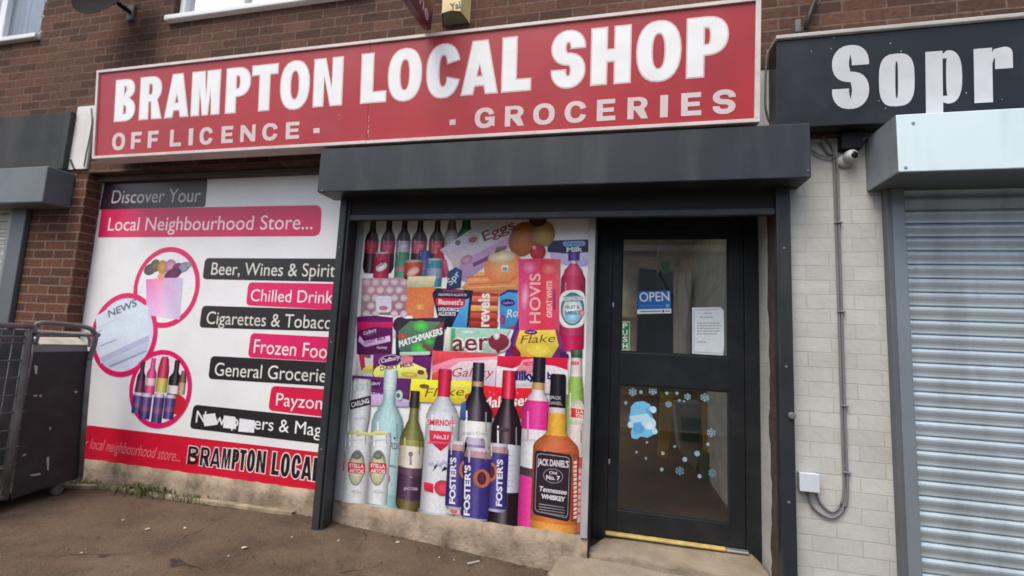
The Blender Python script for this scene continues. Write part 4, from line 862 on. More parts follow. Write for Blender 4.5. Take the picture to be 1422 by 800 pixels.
a = Pr(11); a.cyl(537, 513, 704, [(0, 9), (.02, 9.4), (.16, 9), (.20, 8), (.25, 9), (.30, 15), (.35, 20), (.40, 21.8), (1, 21.8)], [(0, (206, 226, 230)), (.15, (190, 214, 220)), (.2, (176, 216, 218)), (.5, (192, 224, 226)), (.9, (160, 212, 216))], SOFT)
a.ell(555, 549, 5.5, 7.5, (196, 226, 232)); a.ell(554, 549, 3, 3.4, (116, 104, 120)); tx(a, 'RDI', 543, 623, 554.5, 623.5, 8.5, (96, 112, 124), .02); a.poly([(538, 648), (543, 645), (549, 645.5), (552, 650), (548, 648.5), (543, 648)], (110, 130, 136)); a.ell(549, 608, 1.6, 2, (70, 80, 110), n=6); a.ell(540, 664, 3, 6, (206, 110, 120)); a.done('printed_bottle')
for lv, cx, w_ in ((12, 487, 11), (13, 496.5, 17.6), (13, 528, 14)):
    a = Pr(lv); a.cyl(cx, 599, 699-(2 if cx < 490 else 0), [(0, w_*.86), (.06, w_*.98), (1, w_)], [(0, (220, 222, 214)), (.05, (232, 236, 238))], SOFT)
    if cx > 490:
        ox = cx+(0 if cx < 510 else -2); a.ell(ox, 649, 11.5, 25, (150, 160, 140)); a.ell(ox, 651, 9.6, 21.5, (214, 214, 178)); a.ell(ox, 632, 6.5, 5.5, (120, 126, 120)); a.rrect([(ox-12, 641), (ox+12, 643), (ox+12, 658), (ox-12, 655.5)], .008, (196, 36, 50)); tx(a, 'STELLA', ox-10, 648, ox+10, 649.6, 5, (244, 224, 220), .03); tx(a, 'ARTOIS', ox-10, 655, ox+10, 656.8, 5, (244, 224, 220), .03); a.poly([(cx-13, 611), (cx+11, 609), (cx+11, 610.2), (cx-13, 612.2)], (206, 206, 196)); a.ell(ox, 682, 7, 2, (216, 218, 216))
    else: a.poly([(478, 638), (490, 640), (489, 655), (477, 653)], (196, 50, 60)); a.ell(481, 632, 4, 5, (130, 134, 126))
    a.done('printed_can')
a = Pr(14)
for i in range(5): a.poly([(487+i*9, 599+(i % 2)*3), (500+i*9, 596+(i % 3)*3), (501+i*9, 599+(i % 3)*3), (488+i*9, 603+(i % 2)*3)], (216, 214, 120))
a.done('printed_ribbon')
a = Pr(14); a.cyl(572, 542, 709, [(0, 6.4), (.14, 6.6), (.15, 5.6), (.24, 6.4), (.30, 10), (.36, 14.6), (.42, 16.8), (.95, 16.6), (1, 13)], [(0, (50, 44, 38)), (.15, (120, 122, 66)), (.42, (150, 146, 72)), (.47, (222, 216, 196)), (.64, (96, 66, 84)), (.70, (74, 50, 78)), (.905, (104, 92, 50))], (.55, .8, 1.05, 1.2, 1.0, .8, .55))
a.poly([(570, 632), (573, 632), (573, 645), (570, 645)], (150, 140, 150)); a.ell(571.5, 630, 3, 3.4, (126, 116, 130)); tx(a, 'JACOBS', 562, 679, 581, 680, 3.6, (196, 186, 196), .02); a.ell(572, 662, 3, 1, (160, 150, 160)); a.done('printed_bottle')
a = Pr(13); a.cyl(613, 512, 716, [(0, 8.6), (.01, 9.4), (.19, 8.8), (.20, 9.6), (.24, 14), (.28, 19.5), (.33, 22.8), (1, 23)], [(0, (214, 34, 74)), (.195, (206, 212, 218)), (.3, (222, 226, 230)), (.97, (196, 206, 214))], SOFT)
a.rrect([(593, 580.5), (633, 583), (633, 592), (593, 589.5)], .004, (226, 214, 218)); tx(a, 'SMIRNOFF', 594, 589.5, 632.5, 591.5, 7.6, (206, 36, 66), .03); a.poly([(597, 597), (628, 599), (627, 615), (613, 626), (598, 613)], (216, 50, 76)); tx(a, 'No.21', 603, 608.6, 623, 609.6, 5.6, (246, 214, 220), .02, .2); a.poly([(595, 612), (631, 614), (631, 617), (595, 615)], (226, 90, 110))
for i in range(8): a.poly([(594+i*4, 640+(i % 3)*7), (601+i*4, 636+(i % 2)*7), (603+i*4, 643+(i % 2)*7), (597+i*4, 646)], (186, 194, 208))
a.poly([(590, 668), (603, 671), (603, 684), (590, 680)], (214, 40, 70)); a.ell(616, 677, 12.5, 11.5, (220, 70, 92), n=10); a.done('printed_bottle')
a = Pr(14); a.cyl(660, 503, 712, [(0, 7.4), (.01, 8), (.19, 8.4), (.25, 13), (.29, 19), (.33, 22.4), (1, 22.4)], [(0, (46, 44, 58)), (.13, (190, 150, 110)), (.165, (36, 30, 44)), (.40, (232, 232, 228)), (.60, (30, 22, 30))], GLASS_D); tx(a, "Jacob's Creek", 641, 603, 679, 604, 4.6, (130, 126, 140), 0); a.poly([(641, 560), (648, 556), (648, 582), (640, 582)], (70, 90, 150)); a.done('printed_bottle')
a = Pr(15); a.cyl(703, 514, 727, [(0, 8.6), (.01, 9.2), (.19, 9.4), (.195, 8.8), (.22, 9.2), (.28, 14), (.33, 18.4), (.38, 20.8), (1, 20.4)], [(0, (214, 26, 60)), (.19, (40, 24, 34)), (.49, (214, 218, 226)), (.79, (34, 24, 32))], GLASS_D)
for i in range(7): a.poly([(686, 630+i*7), (719, 632+i*7), (719, 633+i*7), (686, 631+i*7)], (176, 182, 198))
a.ell(700, 596, 9, 3, (80, 64, 72)); a.done('printed_bottle')
a = Pr(14); a.cyl(745, 496, 730, [(0, 8.6), (.14, 9), (.15, 8.4), (.21, 9), (.25, 14), (.29, 19.5), (.33, 22), (1, 22)], [(0, (32, 26, 44)), (.155, (206, 166, 96)), (.20, (236, 224, 232)), (.265, (232, 50, 150)), (.44, (228, 230, 232)), (.66, (70, 60, 70)), (.71, (236, 60, 156))], SOFT); tx(a, "Jacob's", 727, 612, 744, 612.6, 4, (140, 136, 150), 0); a.done('printed_bottle')
a = Pr(16); a.cyl(772, 519, 738, [(0, 9.6), (.02, 11), (.25, 11.4), (.255, 12), (.37, 12.6), (.40, 17), (.43, 25), (.455, 30), (.48, 31.8), (.97, 31.8), (1, 29)], [(0, (26, 22, 30)), (.22, (220, 206, 200)), (.255, (236, 176, 60)), (.40, (206, 106, 60)), (.50, (186, 90, 54)), (.88, (214, 120, 56)), (.94, (232, 160, 70))], (.7, .9, 1.05, 1.12, 1.0, .88, .7))
a.rrect([(743.5, 624), (795, 631), (791.5, 724), (740, 713)], .03, (44, 36, 46)); a.rrect([(746, 628), (792, 634), (789, 719), (743, 709)], .028, (150, 142, 150)); a.rrect([(746.8, 629.4), (791.2, 635.2), (788.2, 717.6), (743.8, 707.8)], .026, (46, 38, 48))
tx(a, "JACK DANIEL'S", 747, 644.5, 790, 648.5, 8.5, (226, 218, 222), .03); a.ell(768.5, 660, 14, 10.5, (150, 142, 150)); a.ell(768.5, 660, 12.6, 9, (50, 42, 52)); tx(a, 'Old', 763, 657, 774, 658, 3.6, (220, 212, 216), .03); tx(a, 'No. 7', 759, 664.4, 778, 666.2, 5.6, (224, 216, 220), .04); tx(a, 'Tennessee', 748.5, 680.5, 787, 686, 6.6, (232, 226, 228), .02, .2); tx(a, 'WHISKEY', 752, 690.5, 785, 695.4, 5.8, (232, 226, 228), .04)
for i in range(4): a.poly([(749, 698+i*3.6), (784, 703+i*3.8), (784, 704.2+i*3.8), (749, 699.2+i*3.6)], (150, 142, 148))
a.poly([(796, 633), (802.5, 636), (799, 722), (792.5, 723)], (160, 60, 50))
for i in range(14): a.poly([(797, 640+i*5.8), (801.5, 639+i*5.8), (801.3, 643+i*5.8), (796.8, 644+i*5.8)], (226, 190, 180))
tx(a, "JACK", 764, 553, 780, 555, 4.4, (190, 186, 190), .02); tx(a, 'DANIEL', 763, 561, 781, 562, 4.4, (170, 166, 170), .02); a.done('printed_bottle')
def foster(lv, cx, y0, y1, w_, tx_x, ox):
    a = Pr(lv); a.cyl(cx, y0, y1, [(0, w_*.86), (.05, w_*.9), (.1, w_), (.94, w_), (1, w_*.86)], [(0, (206, 206, 216)), (.05, (190, 150, 150)), (.14, (70, 58, 120)), (.2, (60, 52, 128)), (.96, (170, 170, 190))], (.66, .9, 1.05, 1.18, 1.0, .86, .66))
    if ox: a.ell(ox, y0+(y1-y0)*.42, w_*.62, 13, (206, 120, 84)); a.ell(ox, y0+(y1-y0)*.42, w_*.34, 9, (90, 46, 70))
    a.text("FOSTER'S", (tx_x, y1-7), (tx_x+(1.5 if ox else 2), y0+(y1-y0)*.24), (tx_x-7.6, y1-7.4), (228, 228, 238), .035); a.done('printed_can')
foster(16, 664, 607, 640, 15, 660, None) if False else None
foster(17, 635, 612, 706, 13.6, 633, 647); foster(17, 691, 615, 709, 14.6, 697.5, 683); foster(18, 662.5, 621, 722, 19, 653, 670)
a = Pr(17); a.cyl(660, 607, 640, [(0, 12), (.2, 14), (1, 14)], [(0, (196, 190, 210)), (.3, (150, 130, 170))], SOFT); a.done('printed_can')
a = Pr(15); a.poly([(624, 704), (640, 706), (640, 714), (622, 712)], (222, 190, 180)); a.ell(631, 709, 5, 3, (196, 120, 100)); a.done('printed_card')

# ================================================================== DOOR STICKERS AND NOTICES
D = facade(.3625)
o = thing('open_sign', W(908, 435, .3615), 'blue OPEN sign with a white strip behind the upper door glass', 'sign')
a = Art(D, 0); a.poly([(886.3, 404.4), (931.4, 403.4), (931.6, 429), (885.6, 430)], (24, 110, 186)); a.poly([(885, 429.6), (932, 428.6), (932.2, 435), (884.8, 436)], (232, 240, 244)); a.build('plate', o)
t = Art(D, -.0013); t.d = .0009; t.text('OPEN', (888.2, 418.8), (929.8, 417.6), (888.2, 406.6), (240, 246, 250), .012)
t.build('lettering', o); t = Art(D, .0009); t.text('Come in, we are serving you', (889, 425.6), (922, 425), (889, 423.2), (120, 176, 220), 0); t.build('small_print', o); t = Art(D, .0009); t.poly([(924.6, 422.2), (929.2, 422.2), (929.2, 427), (924.6, 427)], (120, 180, 220)); t.d = .0009
t.poly([(889, 432), (918, 431.4), (918, 433), (889, 433.6)], (120, 134, 144)); t.poly([(919.5, 430.6), (922.5, 430.6), (922.5, 433.8), (919.5, 433.8)], (70, 80, 90)); t.poly([(924, 431.4), (930, 431.2), (930, 433), (924, 433.2)], (130, 140, 150)); t.build('lettering', o)
o = thing('push_sticker', W(868, 490, .3615), 'narrow green PUSH sticker at the left edge of the upper door glass', 'sticker')
a = Art(D, 0); a.rrect([(862.2, 446.6), (874.6, 446.4), (874, 486.4), (861.8, 486.2)], .006, (226, 240, 230)); a.rrect([(863, 447.8), (873.8, 447.6), (873.2, 485.3), (862.6, 485.1)], .005, (22, 130, 62)); a.build('plate', o)
t = Art(D, .0009)
for ch, y in zip('PUSH', (456.2, 465.4, 474.6, 483.8)): t.d = .0009; tx(t, ch, 864.8, y, 871.6, y, 7, (238, 246, 240), .03)
t.build('lettering', o)
o = thing('paper_notice', W(983, 494, .3615), 'white printed notice with a torn corner behind the upper door glass', 'notice')
a = Art(D, 0); a.poly([(961.2, 427.2), (1000, 426.6), (1005, 431), (1005.4, 452), (1005.6, 480), (1004, 493.6), (961.2, 491)], (226, 236, 238)); a.build('sheet', o)
t = Art(D, .0006)
for q in ([(963.4, 430), (964, 430), (964, 489), (963.4, 489)], [(964, 430), (997, 429.4), (997, 430), (964, 430.6)], [(964, 488.4), (1001, 490.4), (1001, 491), (964, 489)]): t.d = .0006; t.poly(q, (150, 160, 166))
for x0, x1, y in ((978, 990, 434.6), (972, 992, 440), (968, 1000, 448), (968, 1001, 451.6), (968, 1000, 455.4), (968, 1001, 459.2), (968, 998, 463), (968, 982, 474.4)):
    x = x0; t.d = .0006
    while x < x1-2:
        L = random.uniform(2, 5); t.d = .0006; t.poly([(x, y), (min(x+L, x1), y), (min(x+L, x1), y+1.1), (x, y+1.1)], (134, 142, 152)); x += L+1
t.build('lettering', o)
# winter stickers on the lower glass
a = Art(D, 0)
LB, MB_, HB = (120, 196, 236), (92, 172, 226), (190, 228, 244)
a.ell(890, 582, 17, 16, MB_, 10); a.up(1); a.poly([(876, 600), (880, 588), (900, 586), (911, 594), (909, 603), (899, 608), (890, 606), (884, 610), (877, 608)], LB); a.ell(901, 588, 10, 9, HB); a.poly([(875, 580), (876, 565), (882, 558.5), (893, 557), (902, 561), (906, 568), (901, 571), (897, 566), (899, 576), (900, 583), (884, 586)], LB); a.ell(907, 569, 4.6, 4.8, HB)
a.poly([(874.5, 578), (900, 574), (903, 580), (900, 584), (877, 588)], HB); a.ell(875.5, 590, 4, 4.4, HB); a.ell(909, 599, 4, 4, HB); a.ell(887, 595, 8, 7, MB_); a.ell(902, 592, 6, 4, (220, 240, 248))
tag(a.build('winter_sticker'), 'pale blue winter figure sticker in a bobble hat on the lower door glass', 'sticker')
def flake(px, py, r, col, n=6):
    v = []
    a = Art(D, 0); c0 = a.uv((px, py)); k = a.uv((px+1, py)).x-c0.x; rr = r*k; u = []; f = []
    for i in range(n):
        th = R(30+60*i); d = Vector((math.cos(th), math.sin(th))); p = Vector((-d.y, d.x)); w_ = rr*.15; b = len(u)
        u += [c0+p*w_, c0+d*rr+p*w_, c0+d*rr-p*w_, c0-p*w_]; f.append((b, b+1, b+2, b+3))
        for s_ in (1, -1):
            b = len(u); q = c0+d*rr*.55; e = (d*.7+p*s_*.7).normalized(); pe = Vector((-e.y, e.x)); u += [q+pe*w_*.7, q+e*rr*.42+pe*w_*.7, q+e*rr*.42-pe*w_*.7, q-pe*w_*.7]; f.append((b, b+1, b+2, b+3))
    a.faces(u, f, col); return a
FL = [(878.5, 544.4, 5.8), (906.5, 542.6, 6), (928.5, 561.5, 4.6), (955, 551, 4.8), (978.5, 552.2, 6), (987.5, 601, 6), (944, 654, 6), (989, 657, 5.6)]
for i, (x, y, r) in enumerate(FL):
    tag(flake(x, y, r, (168, 196, 204) if i < 6 else (120, 160, 172)).build('snowflake_sticker'), 'pale six-armed snowflake sticker on the lower door glass', 'sticker', 'snowflake stickers on the lower door glass')
for x, y, r in ((890, 544.5, 2.6), (869, 559.5, 2.4), (926, 546, 2.4), (940, 546, 2.4), (943.5, 556, 2), (950, 557.5, 1.6), (983, 617, 2.6), (920.5, 629.5, 2.6), (937, 620, 2), (951, 638, 3.6), (968, 630, 4), (971.5, 661.5, 3), (919, 652, 2.6), (884, 628, 1.8), (897, 636.5, 1.7), (898.5, 614.5, 1.8)):
    a = Art(D, 0); a.ell(x, y, r, r, (140, 168, 176), n=9); tag(a.build('snow_dot_sticker'), 'small round snow dot sticker on the lower door glass', 'sticker', 'snow dot stickers on the lower door glass')

# ================================================================== THINGS ON THE WALL
ab = thing('alarm_box', (-1.145, 0, 3.44), 'cream yellow burglar alarm box with black lettering above the red sign', 'alarm')
x0, x1, z0, z1, yf = -1.262, -1.055, 3.462, 3.80, -.105
c = .036
v = [(x0, -.002, z0), (x0+c, yf, z0+.022), (-1.158, yf, z0+.035), (x1-c, yf, z0+.022), (x1, -.002, z0), (x0, -.002, z1), (x0+c, yf, z1), (-1.158, yf, z1), (x1-c, yf, z1), (x1, -.002, z1)]
MB().add(v, [(0, 1, 6, 5), (1, 2, 7, 6), (2, 3, 8, 7), (3, 4, 9, 8), (5, 6, 7, 8, 9)]).build('cover', M_YEL, ab)
MB().add([(x0+.012, -.002, z0+.006), (x0+c+.003, yf+.012, z0+.028), (-1.158, yf+.012, z0+.041), (x1-c-.003, yf+.012, z0+.028), (x1-.012, -.002, z0+.006)], [(0, 1, 2, 3, 4)]).build('base', mat('olive_grey_base', (.16, .15, .09), .6), ab)
t = Art(facade(yf), .001); t.text('Yale', (625.2, 14.6), (645, 9.6), (624.8, 5.4), (40, 36, 30), .03); t.build('lettering', ab)
SX = Plane((-1.215, 0, 0), (0, 1, 0), (0, 0, 1))
pj = thing('projecting_sign', (-1.23, 0, 3.4), 'burgundy diamond sign with white lettering hanging out from the wall above the red sign', 'sign')
q0, q1, q2 = SX.uv(598.5, 42), SX.uv(570, 0), SX.uv(604, 0)
e1, e2 = (q1-q0), (q2-q0); e1 = e1.normalized()*.46; e2 = e2.normalized()*.46
cn = [q0, q0+e2, q0+e1+e2, q0+e1]
MB().prism([SX.at(p.x, p.y, 0) for p in cn], (-.05, 0, 0)).build('plate', M_BURG, pj, .004)
t = Art(SX, .0012); t.text('one', (574.5, -15), (593.5, 29.5), (582, -20), (232, 206, 216), .01)
t.build('lettering', pj)
MB().box(-1.245, -1.235, -.05, -.002, 3.60, 3.64).build('bracket', M_CABLE_B, pj)
sd_ = thing('satellite_dish', (-3.95, 0, 3.9), 'black satellite dish on the brick wall between the two upstairs windows', 'satellite dish')
cc = W(144, -16, -.24); ax = Vector((.05, -1, .22)).normalized()
MB().lathe(cc, ax, [(q[0]*.8, q[1]*.8) for q in ((-.075, .0), (-.072, .08), (-.058, .17), (-.03, .27), (.005, .345), (.012, .35), (.006, .338), (-.03, .26), (-.055, .16), (-.068, .07), (-.071, 0))], 48).build('dish', M_DISH, sd_, smooth=True)
b0 = W(183, 22, -.002)
m = MB(); m.tube([b0+Vector((0, 0, .02)), b0+Vector((-.01, -.09, .03)), cc-ax*.10+Vector((.05, 0, -.05))], .018, 10); m.build('arm', M_DISH, sd_, smooth=True)
m = MB(); m.box(b0.x-.035, b0.x+.035, -.02, -.002, b0.z-.05, b0.z+.09); m.build('wall_plate', M_CAGE, sd_, .003)
m = MB(); m.tube([cc-ax*.01+Vector((0, 0, .27)), cc+ax*.3+Vector((0, 0, .2))], .01, 8); m.build('feed_arm', M_DISH, sd_)

M_WHITE = mat('weathered_white_plastic', (.56, .56, .53), .45, var=.06)
cv = thing('security_camera', W(1178, 228, 0), 'small white dome security camera on the white painted brick below the black sign', 'camera')
p = W(1181, 217, -.05); 
MB().lathe((p.x-.012, -.002, p.z-.006), (0, -1, 0), [(0, .042), (.012, .042), (.02, .034), (.028, .02), (.028, 0)], 20).build('mount', M_WHITE, cv, smooth=True)
dv = Vector((.28, -1, -.12)).normalized()
MB().lathe(p-dv*.03, dv, [(-.004, 0), (0, .016), (.008, .026), (.022, .0325), (.036, .0345), (.048, .032), (.0565, .0265), (.060, .022), (.0605, 0)], 24).build('housing', M_WHITE, cv, smooth=True)
MB().lathe(p-dv*.03+dv*.055, dv, [(.0, .021), (.0075, .019), (.0105, .0125), (.011, 0)], 20).build('lens', mat('black_lens', (.012, .012, .014), .15), cv, smooth=True)
p0, p1 = W(1169, 186, -.06), W(1199, 205, -.06)
jb = thing('bracket_box', ((p0.x+p1.x)/2, 0, p1.z), 'black junction box tucked under the black sign above the white camera', 'box')
MB().box(p0.x, p1.x, -.06, -.002, p1.z, 2.505).build('body', M_BLACK, jb, .005)
p0, p1 = W(1110.5, 656, -.055), W(1139.5, 685.5, -.055)
gb = thing('junction_box', ((p0.x+p1.x)/2, 0, p1.z), 'pale grey junction box low on the white painted brick beside the dark post', 'box')
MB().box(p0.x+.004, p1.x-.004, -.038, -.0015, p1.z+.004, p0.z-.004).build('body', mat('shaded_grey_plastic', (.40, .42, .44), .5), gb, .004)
MB().box(p0.x, p1.x, -.056, -.0385, p1.z, p0.z).build('lid', M_BOX, gb, .005)
def smooth_pts(pts, k=6):
    P = [pts[0]]+list(pts)+[pts[-1]]; out = []
    for i in range(1, len(P)-2):
        a, b, c_, d = (Vector(P[i+j]) for j in (-1, 0, 1, 2))
        for j in range(k):
            t = j/k; out.append(.5*((2*b)+(c_-a)*t+(2*a-5*b+4*c_-d)*t*t+(3*b-a-3*c_+d)*t**3))
    out.append(Vector(pts[-1])); return out
def cable(pxs, r, m, label, Y=-.010, group=None, name='wall_cable'):
    o = MB().tube(smooth_pts([W(x, y, Y) for x, y in pxs]), r, 8).build(name, m, None, smooth=True)
    return tag(o, label, 'cable', group)
cable([(1142, 190), (1152, 199), (1157.5, 212), (1158.6, 240), (1160.5, 300), (1164.5, 420), (1168, 540), (1171, 640), (1172, 678), (1168, 700), (1157, 711), (1146, 706), (1137, 695), (1133.5, 684)], .0062, M_CONDUIT, 'inner grey cable of the pair looping into the pale grey junction box')
cable([(1139, 197), (1151, 214), (1156, 214), (1162.6, 228), (1164.6, 300), (1168.6, 420), (1172.2, 540), (1175.5, 640), (1177, 685), (1172, 707), (1157, 719), (1142, 715), (1128, 703), (1121, 684)], .0062, M_CONDUIT, 'outer grey cable of the pair making the wider loop below the junction box', -.012)
m = MB()
for y in (310, 433, 563, 655):
    p = W(1162.5+(y-300)*.0335, y, 0); m.box(p.x-.018, p.x+.018, -.024, -.0015, p.z-.004, p.z+.004)
for i, (xa, xb) in enumerate(()): pass
for y in (310, 433, 563, 655):
    p = W(1162.5+(y-300)*.0335, y, 0); tag(MB().box(p.x-.018, p.x+.018, -.0245, -.0015, p.z-.004, p.z+.004).build('cable_clip', M_CABLE, None, .002), 'small grey clip holding the pair of cables to the white painted brick', 'clip', 'clips on the pair of grey cables')
cable([(1127, 207), (1136, 214), (1150, 218.5), (1164, 217.5), (1175, 212), (1180, 208)], .005, M_CABLE, 'thin grey cable drooping from the dark shutter box to the white camera', -.018)
cable([(1186, 206), (1192, 203), (1202, 196), (1212, 186)], .004, M_CABLE_B, 'short black cable slanting up from the camera to the pale blue shutter box', -.03)
cable([(126.5, 150), (127.5, 170), (123.5, 195), (119, 215), (116.5, 231)], .0045, M_CABLE, 'thin cable hanging down the white board left of the red sign', -.026)
cable([(1066, 70), (1064, 88), (1063, 120), (1063.5, 150), (1068, 165), (1073, 170)], .006, M_CABLE, 'grey cable down the narrow board between the red and black signs', -.030)
cable([(98, 222), (101, 230), (104, 236)], .008, M_CABLE_B, 'short black cable end below the dark fascia at the left', -.025)
tag(MB().tube([W(1133, -14, -.03), W(1131, 2, -.03), W(1125, 18, -.035), W(1119, 40, -.035)], .013, 8).build('wall_cable', M_CABLE_B, None, smooth=True), 'thick black cable coming down the brick above the black sign', 'cable')
p = W(1108, 36, -.03); tag(MB().box(p.x-.02, p.x+.012, -.05, -.0015, p.z-.05, p.z+.03).build('cable_bracket', M_CAGE, None, .006), 'small dark bracket on the brick above the left end of the black sign', 'bracket')
p = W(103, 165, -.02); tag(MB().lathe((p.x, -.0205, p.z), (0, -1, 0), [(0, .012), (.02, .010), (.024, .022), (.034, .020), (.036, 0)], 12).build('hook', M_CAGE, None), 'small dark hook on the white board beside the blank fascia', 'hook')

# ================================================================== CAGE TROLLEY AT THE LEFT
CX = -3.90
CP = Plane((CX, 0, 0), (0, 1, 0), (0, 0, 1))
def cp(px, py, d=0): q = CP.uv(px, py); return CP.at(q.x, q.y, d)
rc = thing('cage_trolley', (CX-.35, -.5, 0), 'battered roll cage trolley with a black sheet side in front of the brick pier', 'trolley')
tr_ = .017
top = [cp(47, 462), cp(49, 453), cp(58, 448.5), cp(80, 449.5), cp(112, 453), cp(126, 457), cp(132, 465), cp(131, 478), cp(124, 500)]
m = MB(); m.tube(smooth_pts(top, 4), tr_, 10); m.tube([cp(124, 500), cp(118, 570), cp(111.5, 662)], tr_, 10)
m.build('end_frame', M_CAGE, rc, smooth=True)
MB().tube([cp(52, 452), cp(40, 462), cp(36, 490), cp(22, 590), cp(6, 694)], tr_*1.1, 10).build('post', M_CAGE, rc, smooth=True)
MB().tube(smooth_pts([cp(50, 479), cp(54, 466), cp(64, 463), cp(90, 464.5), cp(118, 466), cp(124, 472), cp(123, 482)], 4), .010, 8).build('handle_rail', M_CAGE, rc, smooth=True)
pts = [(49, 489), (126, 488), (121, 530), (112, 664), (62, 679), (17, 694), (32, 580)]
MB().prism([cp(x, y, -.012) for x, y in pts], (-.006, 0, 0)).build('side_sheet', M_CAGEP, rc)
MB().prism([cp(x, y, -.02) for x, y in ((49, 479.5), (124, 480), (125, 490), (48, 491))], (-.01, 0, 0)).build('shelf_board', mat('grey_shelf_board', (.22, .225, .22), .6), rc)
MB().prism([cp(61, 470, -.10), cp(121, 470.5, -.10), cp(122, 480, -.012), cp(58, 479, -.012)], (.004, 0, .006)).build('shelf_board', mat('dirty_cream_board', (.50, .47, .39), .7, var=.3), rc)
a = Art(CP, -.010)
for q in ([(48, 549), (53, 548.5), (53, 550.5), (48, 551)], [(56, 549), (59.5, 548.5), (59.5, 551), (56, 551)], [(49, 507), (54, 509), (53, 520), (50, 519)], [(33, 632), (38, 630), (38, 632), (33, 634)], [(43, 659.5), (58, 657), (57, 660), (45, 661.5)], [(66, 636), (70, 634), (69, 654), (67, 652)], [(105, 543), (109, 543), (108, 546), (105, 546)], [(70, 594), (72, 593), (72, 597), (70, 597)]): a.d = -.010; a.poly(q, (186, 178, 168))
a.build('scuff_mark', rc)
m = MB()
ys, yw = [-.62, -.95], None
P0 = cp(6, 694); P1 = cp(50, 454)
yb = P0.y
m = MB(); zt = cp(52, 452).z
for dy in (.34, .68): m.tube([(CX, yb-dy, .09), (CX, yb-dy, zt)], tr_, 8)
m.tube([(CX, yb, zt-.005), (CX, yb-.70, zt-.005)], tr_, 8); m.tube([(CX, yb, zt-.08), (CX, yb-.70, zt-.08)], .009, 8); m.tube([(CX, yb, .09), (CX, yb-.70, .09)], tr_, 8)
m.build('end_frame', M_CAGE, rc, smooth=True)
for i in range(9):
    z = .18+i*(zt-.3)/8; MB().tube([(CX, yb+.03, z), (CX, yb-.68, z)], .005, 6).build('rung', M_CAGE, rc, smooth=True)
wm_ = MB()
for i in range(11): wm_.tube([(CX, yb-.03-i*.062, .10), (CX, yb-.03-i*.062, zt-.02)], .0032, 5)
wm_.build('wire_mesh', M_CAGE, rc, smooth=True)
xb = CX-.68; yr = cp(112, 664).y
m = MB(); m.tube([(xb, yr, .09), (xb, yr, zt)], tr_, 8); m.tube([(xb, yb-.7, .09), (xb, yb-.7, zt)], tr_, 8); m.tube([(xb, yr, zt-.02), (xb, yb-.7, zt-.02)], tr_, 8); m.tube([(CX, yr, .085), (xb, yr, .085)], tr_, 8); m.tube([(CX, yb-.7, .085), (xb, yb-.7, .085)], tr_, 8); m.tube([(CX, yr-.02, zt-.06), (xb, yr-.02, zt-.06)], tr_, 8)
m.build('back_frame', M_CAGE, rc, smooth=True)
MB().box(xb, CX-.02, yb-.7, yr, .092, .105).build('base', M_CAGEP, rc)
MB().box(xb-.004, xb+.004, yb-.7, yr, .12, zt-.05).build('side_sheet', mat('grey_green_sheet', (.09, .097, .092), .7, var=.3), rc)
for x, y in ((CX-.05, cp(87, 672).y), (CX-.05, yb-.62), (xb+.05, yr-.08), (xb+.05, yb-.62)):
    w_ = MB(); w_.lathe((x-.014, y, .036), (1, 0, 0), [(0, 0), (0, .034), (.004, .036), (.024, .036), (.028, .034), (.028, 0)], 18); w_.box(x-.02, x+.02, y-.02, y+.02, .062, .09); w_.build('castor', M_CAGE, rc)

# ================================================================== SMALL THINGS ON THE GROUND
def gz(p): return Vector((p.x, p.y, zground(p.x)))
def GP(px, py):
    p = G(px, py, 0)
    for _ in range(4): p = G(px, py, zground(p.x))
    return p
ts = [(84, 679), (140, 679), (205, 689), (270, 699), (340, 708), (405, 716.5)]
m = MB(); pv = [GP(*t) for t in ts]
up = Vector((0, 0, .022)); bk = Vector((0, .045, 0))
for i in range(len(pv)-1):
    a_, b_ = pv[i]+Vector((0, 0, random.uniform(-.004, .004))), pv[i+1]
    m.hexa([a_, b_, b_+up, a_+up], [a_+bk, b_+bk, b_+bk+up, a_+bk+up])
tag(m.build('timber_strip', M_WOOD), 'weathered pale timber strip lying along the foot of the concrete below the advert panel', 'timber')
def weed(px, py, n, h, spread, label, Y=None):
    base = GP(px, py); m = MB()
    for i in range(n):
        x = base.x+random.gauss(0, spread); y = base.y+random.gauss(0, spread*.3); z = zground(x)-.004; hh = h*random.uniform(.4, 1.1); a_ = random.uniform(0, 6.28); d = Vector((math.cos(a_), math.sin(a_)*.6, 0)); wv = Vector((-d.y, d.x, 0))*random.uniform(.003, .0065)
        p0 = Vector((x, y, z)); p1 = p0+Vector((0, 0, hh*.6))+d*hh*.25; p2 = p0+Vector((0, 0, hh*.85))+d*hh*.7
        m.add([p0-wv, p0+wv, p1+wv*.8, p1-wv*.8, p2], [(0, 1, 2, 3), (3, 2, 4)])
    return tag(m.build('weed', M_WEED, None, fix=False), label, 'weed')
M_WEED = mat('dry_green_weed', (.10, .115, .035), .8, var=.5, scale=30)
weed(200, 686, 260, .10, .13, 'low tuft of green weeds at the foot of the concrete under the round drinks picture')
weed(265, 695, 110, .07, .10, 'thin dry weeds at the foot of the concrete below the red lettered band')
weed(750, 782, 120, .09, .05, 'small tuft of weeds at the left corner of the concrete doorstep')
weed(122, 675, 110, .06, .09, 'sparse weeds beside the black sheet of the cage trolley')
M_LIT = mat('pale_litter', (.45, .39, .32), .9, var=.2, scale=20)
